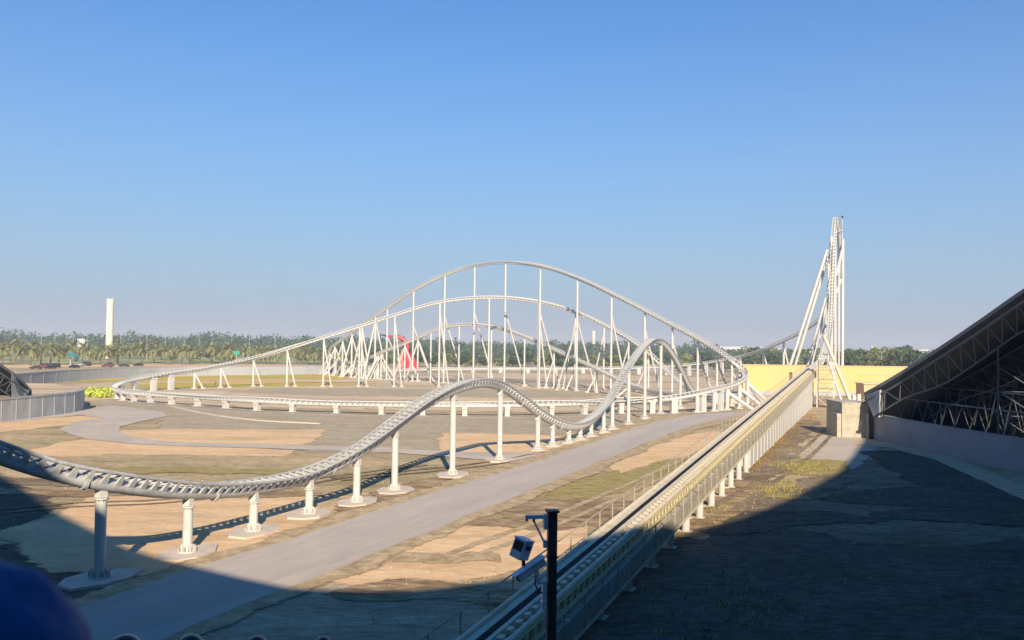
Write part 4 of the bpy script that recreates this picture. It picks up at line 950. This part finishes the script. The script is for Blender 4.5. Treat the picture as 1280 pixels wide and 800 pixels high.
# mid-distance bushy trees
TV = []
for k in range(6):
    h = 6.5+k*.6; c_, t_ = tree_mesh(80+k, h, 3.6+.35*k, 9, 100, .5)
    TV.append((c_, t_, h))
TM = {}
for k,(c_,t_,h) in enumerate(TV):
    TM[k] = (c_.mesh('crown', M['leafmid']), c_.mesh('crown', M['leafbright']), c_.mesh('crown', M['leafdark']), t_.mesh('trunk', M['trunk']))
def place_tree(px, Y, sc, kind, lab, grp, wide=1.0):
    g_ = at(px, 430, Y); k = rnd.randrange(6)
    t = thing('bushy_tree', lab, 'tree', (g_.x,g_.y,0), rnd.uniform(0,6.28), grp); t.scale = (sc*wide,sc*wide,sc)
    inst('crown', TM[k][kind], t); inst('trunk', TM[k][3], t)
for i in range(120):
    px = 395+i*(930-395)/120+rnd.uniform(-3,3)
    Y = rnd.uniform(430,600); kd = rnd.choice((0,0,0,1,0,2,0,2))
    zn = 'behind the left curl trestles' if px < 470 else 'between the red sculpture and the summit mast' if 515 < px < 640 else 'around the red sculpture' if px < 516 else 'under the falling side of the tallest arch' if px < 780 else 'behind the narrow second hump'
    place_tree(px, Y, rnd.uniform(.5,.95)*(1.25 if kd == 2 else 1), kd, ['olive green','bright green','dark green'][kd]+' bushy tree in the far belt '+zn, 'bushy trees behind the arches', 1.5)
for i in range(26):
    px = -10+i*16+rnd.uniform(-5,5); kd = rnd.choice((0,1))
    place_tree(px, rnd.uniform(480,640), rnd.uniform(.7,1.1), kd, ['olive green shrub tree behind the date palms','bright green shrub tree behind the date palms'][kd], 'shrub trees behind the palms', 1.7)
for i in range(40):
    px = 1062+i*3.4+rnd.uniform(-2,2); kd = rnd.choice((0,0,2))
    place_tree(px, rnd.uniform(330,520), rnd.uniform(.95,1.45), kd, ['olive green tree over the yellow wall at right','olive green tree over the yellow wall at right','dark green tree over the yellow wall at right'][kd], 'trees beyond the yellow wall', 1.0)
for i in range(26):
    px = 930+i*5+rnd.uniform(-2,2); kd = rnd.choice((0,2))
    place_tree(px, rnd.uniform(420,560), rnd.uniform(1,1.35), kd, ['olive green tree between the arches and the tower','','dark green tree between the arches and the tower'][kd], 'trees behind the tower', 1.1)
# far dark wood
b = MB()
for i in range(520):
    px = -80+i*2.75+rnd.uniform(-2,2)
    Y = rnd.uniform(680,1000)
    g_ = at(px, 430, Y)
    tgt = 20+5*noise.noise(Vector((px*.02,0,3)))+3*noise.noise(Vector((px*.09,7,3))) if px < 560 else (17.5+3.5*noise.noise(Vector((px*.05,2,3))) if px < 900 else 12.5+2*noise.noise(Vector((px*.05,2,3))))
    h = tgt*rnd.uniform(.75,1.08)*(Y/820)**.5
    w_ = rnd.uniform(4,7.5)
    for q in range(3): leafy(b, (g_.x+rnd.uniform(-4,4),g_.y,h*rnd.uniform(.35,.62)), w_, w_, h*.36, 26, 1.5, rnd)
tag(b.build('far_wood', M['leafdark']), 'long dark green line of distant trees along the horizon', 'woodland', kind='stuff')
# bright hedge by the left bend and rough weeds
b = MB()
for i in range(26):
    p = gnd(107+i*1.35+rnd.uniform(-1,1), rnd.uniform(491,498)); leafy(b, (p.x,p.y,.75), 1.5, 1.5, .8, 60, .28, rnd)
tag(b.build('hedge', M['hedge']), 'bright yellow-green low shrubs between the left wall end and the track bend', 'shrubs', kind='stuff')
def tufts(name, lab, spots, mt, n, s):
    b = MB()
    for (x,y,rx,ry,k) in spots:
        for _ in range(k):
            p = gnd(x+rnd.gauss(0,rx), y+rnd.gauss(0,ry))
            for _ in range(n):
                a = rnd.uniform(0,6.28); d = Vector((math.cos(a),math.sin(a),0))*s*rnd.uniform(.3,1); o_ = Vector((-d.y,d.x,0))*.18
                q = p+Vector((rnd.gauss(0,s*.7),rnd.gauss(0,s*.7),0))
                b.add([q-o_,q+o_,q+d+Vector((0,0,s*rnd.uniform(.5,1.3)))],[(0,1,2)])
    return tag(b.build(name, M[mt]), lab, 'weeds', kind='stuff')
tufts('grass_tufts','low green grass tufts right of the launch ramp',[(1000,583,28,4,260),(975,612,18,4,140),(890,640,20,8,60),(920,760,60,25,120),(1000,560,15,8,80)],'weed',9,.22)
tufts('weeds','rusty orange and green weeds along the foot of the white ramp panels',[(935+i*6, 588-i*5.2, 5, 2.4, 26) for i in range(14)],'weedred',10,.24)
tufts('grass_tufts','dry tufts scattered on the soil left of the launch ramp',[(760,600,40,12,220),(820,575,30,8,150),(300,590,120,12,160),(520,600,50,14,90),(90,575,60,12,80)],'weed',5,.14)
b = MB()
for _ in range(700):
    px, py = rnd.choice(((rnd.uniform(740,1280), rnd.uniform(640,800)),(rnd.uniform(440,640),rnd.uniform(700,800)),(rnd.uniform(0,700),rnd.uniform(575,700)),(rnd.uniform(850,1100),rnd.uniform(560,660))))
    p = gnd(px,py); s_ = rnd.choice((.015,.02,.025,.03,.05)); rz = rnd.uniform(0,3)
    mx = Matrix.Translation((p.x,p.y,.1)) @ Matrix.Rotation(rz,4,'Z')
    b.add([mx @ Vector(v) for v in ((-s_,-s_,-.1),(s_,-s_*.8,-.1),(s_*.9,s_,-.1),(-s_,s_*.7,-.1),(0,0,s_*.9))],[(0,1,4),(1,2,4),(2,3,4),(3,0,4)])
tag(b.build('loose_stones', M['stone']), 'small pale stones scattered over the bare soil', 'stones', kind='stuff')

# ------------------------------------------------------------------ far objects
def vtower(name, lab, px, y0, Y, wpx, cat='tower'):
    p = at(px, y0, Y); r = wpx*Y/F/2
    t = thing(name, lab, cat, (p.x,p.y,0))
    MB().lathe([(r*1.05,0),(r,4),(r*.98,p.z-3),(r*.98,p.z-2.2)],n=20).build('shaft', M['tower'], t, True)
    for k in range(8):
        a = 2*math.pi*k/8; MB().box(-.25,.25,-.5,.5,p.z-2.2,p.z,Matrix.Translation((r*.85*math.cos(a),r*.85*math.sin(a),0)) @ Matrix.Rotation(a,4,'Z')).build('merlon', M['tower'], t)
    MB().lathe([(r*.7,p.z-2.3),(r*.7,p.z-.9)],n=16).build('crown_ring', M['tower'], t, True)
vtower('round_tower','tall plain cream round tower above the palms at left',138,373.5,560,8.6)
vtower('round_tower','small distant cream round tower behind the arches',742,413.5,900,4.0)
# lamp posts
lm = MB().cyl((0,0,0),(0,0,1),.018,.011,n=6).mesh('pole', M['mesh'])
for i,(px,top,Y,lab) in enumerate(((24,408,520,'leftmost street lamp over the palms'),(52,411,500,'second street lamp over the palms'),(69,416,560,'double street lamp left of the white cabin'),(84,417,600,'short street lamp above the teal shade'),(92,418,520,'slim street lamp left of the white cabin'),(110,415,520,'street lamp just right of the white cabin'),(151,420,600,'street lamp just right of the cream tower'),(175,420,560,'leaning street lamp right of the cream tower'),(184,417,500,'tall street lamp right of the cream tower'),(207,414,560,'street lamp over the centre of the palm row'),(249,418,540,'street lamp above the low rising track'),(290,417,540,'street lamp over the green sign'),(312,417,520,'bright street lamp right of the green sign'),(344,418,540,'street lamp behind the first track rise'),(1116.5,430,380,'tall street lamp over the yellow wall'),(1102,440,400,'short street lamp over the yellow wall, left'),(1136,440,400,'short street lamp over the yellow wall, right'),(1081,441,420,'faint street lamp near the tower tubes'),(1061,438,430,'faint street lamp just right of the tower'))):
    p = at(px, top, Y); t = thing('street_lamp', lab, 'street lamp', (p.x,p.y,0), 0, 'street lamps in the distance')
    o = inst('pole', lm, t); o.scale = (14,14,p.z)
    b = MB(); b.box(-1.0,1.0,-.06,.06,p.z-.1,p.z+.02)
    b.box(-1.3,-.7,-.15,.15,p.z-.05,p.z+.1); b.box(.7,1.3,-.15,.15,p.z-.05,p.z+.1); b.build('lamp_head', M['mesh'], t)
# cars
def car(px, py, lab, body, kind, rz):
    g_ = gnd(px, py); t = thing('parked_car', lab, 'car', (g_.x,g_.y,0), rz, 'cars in the far car park')
    hb = 1.0 if kind == 'sedan' else 1.15; ht = 1.45 if kind == 'sedan' else 1.95
    prof = [(-2.25,.35),(-2.3,.8),(-2.1,hb-.1),(-1.2 if kind=='sedan' else -1.5,hb),(1.55,hb),(2.2,hb-.12),(2.3,.7),(2.25,.35)]
    def ext(pr, w0, w1):
        n_ = len(pr); b = MB(); b.add([(x,-w0,z) for x,z in pr]+[(x,w1,z) for x,z in pr], [tuple(range(n_-1,-1,-1)), tuple(range(n_,2*n_))]+[(i,(i+1)%n_,n_+(i+1)%n_,n_+i) for i in range(n_)]); return b
    ext(prof,.9,.9).build('body', M[body], t)
    cab = [(-1.2,hb),(-.6,ht),(.9,ht),(1.6,hb)] if kind == 'sedan' else [(-1.3,hb),(-.8,ht),(1.9,ht),(2.15,hb)]
    ext(cab,.78,.78).build('cabin', M[body], t)
    win = [(x*.93, z+(-.02 if z == ht else .04)-(.06 if z == ht else 0)) for x, z in cab]
    ext(win,.8,.8).build('window', M['glass'], t)
    for x in (-1.4,1.4):
        for y in (-.82,.82): 
            w_ = MB().cyl((x,y-.12,.34),(x,y+.12,.34),.34,n=14).build('wheel', M['black'], t)
for c_ in ((45,461.5,'dark car at the far left of the car park','carblack','sedan',.2),(55,459.5,'maroon van beside the dark cars','maroon','van',.1),(63,461,'black car right of the maroon van','carblack','sedan',1.2),(69,459.8,'second black car, end on, right of the maroon van','carblack','van',1.4),(93,460,'small black car by the teal shade','carblack','sedan',1.3),(99,457.5,'silver car in front of the black van','carsilver','sedan',.1),(107,457.5,'black van right of the silver car','carblack','van',0),(134,459,'dark red car in the middle of the car park','maroon','sedan',.05),(136.5,457.5,'black car behind the dark red car','carblack','sedan',.4),(155,458.5,'black car beneath the date palms right of the tower','carblack','sedan',.2),(173,457.8,'lone black car at the right of the car park','carblack','sedan',1.2)): car(*c_)
# teal shade, green sign, cabin, red sculpture, far buildings
g_ = gnd(88,458.5); t = thing('teal_shade', 'teal curved shell shade on a short post among the palms', 'shade', (g_.x,g_.y,0))
MB().cyl((0,0,0),(0,0,3.2),.3,n=10).build('post', M['wallpale'], t, True)
b = MB(); vs = []; 
for i in range(9):
    for j in range(7):
        a = math.pi*(i/8)*.62-.25; e = -1+2*j/6
        vs.append((2.6*math.sin(a*1.2)+.2, e*2.0*math.cos(a*.5), 3.0+3.6*math.cos(a)*(.85-.25*e*e)))
b.add(vs, [(i*7+j,i*7+j+1,(i+1)*7+j+1,(i+1)*7+j) for i in range(8) for j in range(6)])
b.add([Vector(v)-Vector((.1,0,.25)) for v in vs], [(i*7+j,(i+1)*7+j,(i+1)*7+j+1,i*7+j+1) for i in range(8) for j in range(6)]); b.build('shell', M['teal'], t, True)
p = at(296,441,460); t = thing('green_sign', 'teal green road sign board above the rising track', 'sign', (p.x,p.y,0))
MB().box(-.2,.2,-.1,.1,0,p.z-1).build('post', M['mesh'], t); MB().box(-1.5,1.5,-.15,.15,p.z-.9,p.z+.9).build('board', M['green'], t)
p = at(103,426.5,540); t = thing('white_cabin', 'small white cabin above the palm crowns', 'cabin', (p.x,p.y,0))
MB().box(-2.3,2.3,-2,2,p.z-4,p.z+1.3).build('wall', M['building'], t); MB().box(-.3,.3,-.3,.3,0,p.z-4).build('stand', M['building'], t); MB().box(-2.4,2.4,-2.1,2.1,p.z+1.3,p.z+1.5).build('roof', M['white'], t)
for k in range(4): MB().box(-2.1+k*1.1,-1.4+k*1.1,-2.06,-2,p.z-2.5,p.z+.8).build('panel', M['wallpale'], t)
# red sculpture: swan-like curved sweep
t = thing('red_sculpture', 'tall red curved beaked sculpture behind the arches', 'sculpture', (0,0,0))
cp = [at(*q) for q in ((514,466,400),(512,452,400),(508,441,400),(509,432,400),(505,425,400),(496,421,400),(487,420,400),(475,418,400))]
pts = catmull(cp, .8); rad = []
n_ = len(pts); vs = []; fr = frames(pts, transport=True, s0=Vector((0,1,0)))
for i,(P,T,Sd,U) in enumerate(fr):
    u = i/(n_-1); r_ = 3.0*max(0,1-u*2.6)**.7+.95*(1-u)**.5+.1
    if u > .8: r_ *= max(.12, (1-u)/.2)
    for k in range(12):
        a = 2*math.pi*k/12; vs.append(P+Sd*(r_*.7*math.cos(a))+U*(r_*math.sin(a)))
fs = [(j*12+i,(j+1)*12+i,(j+1)*12+(i+1)%12,j*12+(i+1)%12) for j in range(n_-1) for i in range(12)]
MB().add(vs, fs).build('body', M['red'], t, True)
pa = at(500,462,402); pc = at(504,437,402)
MB().add([pa+Vector((-1.4,0,0)),pa+Vector((1.8,0,0)),pc+Vector((.8,0,0)),pc+Vector((-.6,0,0)),pa+Vector((-1.4,1,0)),pa+Vector((1.8,1,0)),pc+Vector((.8,1,0)),pc+Vector((-.6,1,0))],[(0,1,2,3),(7,6,5,4),(0,4,5,1),(1,5,6,2),(2,6,7,3),(3,7,4,0)]).build('fin', M['pink'], t)
pe = at(473,417.6,400); pf = at(483,420,400); MB().cyl(pf,pe,.55,.05,n=8).build('beak', M['black'], t, True)
for i,(x0,x1,y0,Y,lab) in enumerate(((1118,1188,438.6,1500,'long low white building on the horizon at right'),(1133,1160,436.6,1650,'white flat roofed block behind the long building at right'),(1062,1092,439.5,1500,'low pale shed just right of the tower on the horizon'),(900,955,433.5,1500,'long pale low building on the horizon left of the tower'),(860,893,434.5,1600,'pale low building on the horizon over the right turn'),(520,560,428,1500,'pale low building on the horizon above the lowest arch'),(956,978,436,1400,'small pale block on the horizon near the leaning tubes'))):
    p0 = at(x0,y0,Y); p1 = at(x1,y0,Y); t = thing('low_building', lab, 'building', (p0.x,Y,0), 0, 'low buildings on the horizon')
    W = p1.x-p0.x; MB().box(0,W,0,40,0,p0.z).build('wall', M['building'], t); MB().box(-.8,W+.8,-.8,40.8,p0.z,p0.z+.9).build('roof', M['white'], t)
    n_ = max(3,int(W/9))
    for k in range(n_): MB().box(W*(k+.2)/n_,W*(k+.75)/n_,-.1,0,p0.z*.45,p0.z*.75).build('window', M['glass'], t)
p = at(1092,436,900); t = thing('water_tank', 'small pale twin tank on a stand over the trees at right', 'tank', (p.x,p.y,0))
MB().cyl((0,0,0),(0,0,p.z-2),1.0,n=8).build('stand', M['building'], t)
for x in (-2,2): MB().cyl((x,0,p.z-2.4),(x,0,p.z+3),1.3,n=12).build('tank', M['white'], t, True)
# blue tarpaulin and stored gear behind the low loop piers
p = gnd(893,499); t = thing('blue_container', 'low blue covered container behind the right turn piers', 'container', (p.x,p.y,0), .1)
MB().box(-1.8,3.2,0,2,0,1.7).build('body', M['bluebox'], t); MB().box(-1.9,3.3,-.1,2.1,1.7,1.85).build('lid', M['wallgrey'], t)

# ------------------------------------------------------------------ haze
hz = MB().box(-4200,4200,-350,4200,-1,53).mesh('haze', M['white']); hz.materials.clear()
hm = bpy.data.materials.new('haze_air'); hm.use_nodes = True; n = hm.node_tree.nodes; n.clear()
ou = n.new('ShaderNodeOutputMaterial'); pv = n.new('ShaderNodeVolumePrincipled')
pv.inputs['Color'].default_value = (0.84, 0.87, 0.93, 1); pv.inputs['Density'].default_value = 0.00040; pv.inputs['Anisotropy'].default_value = 0.0
hm.node_tree.links.new(pv.outputs[0], ou.inputs['Volume']); hz.materials.append(hm)
o = bpy.data.objects.new('haze', hz); COL.objects.link(o); o['kind'] = 'stuff'
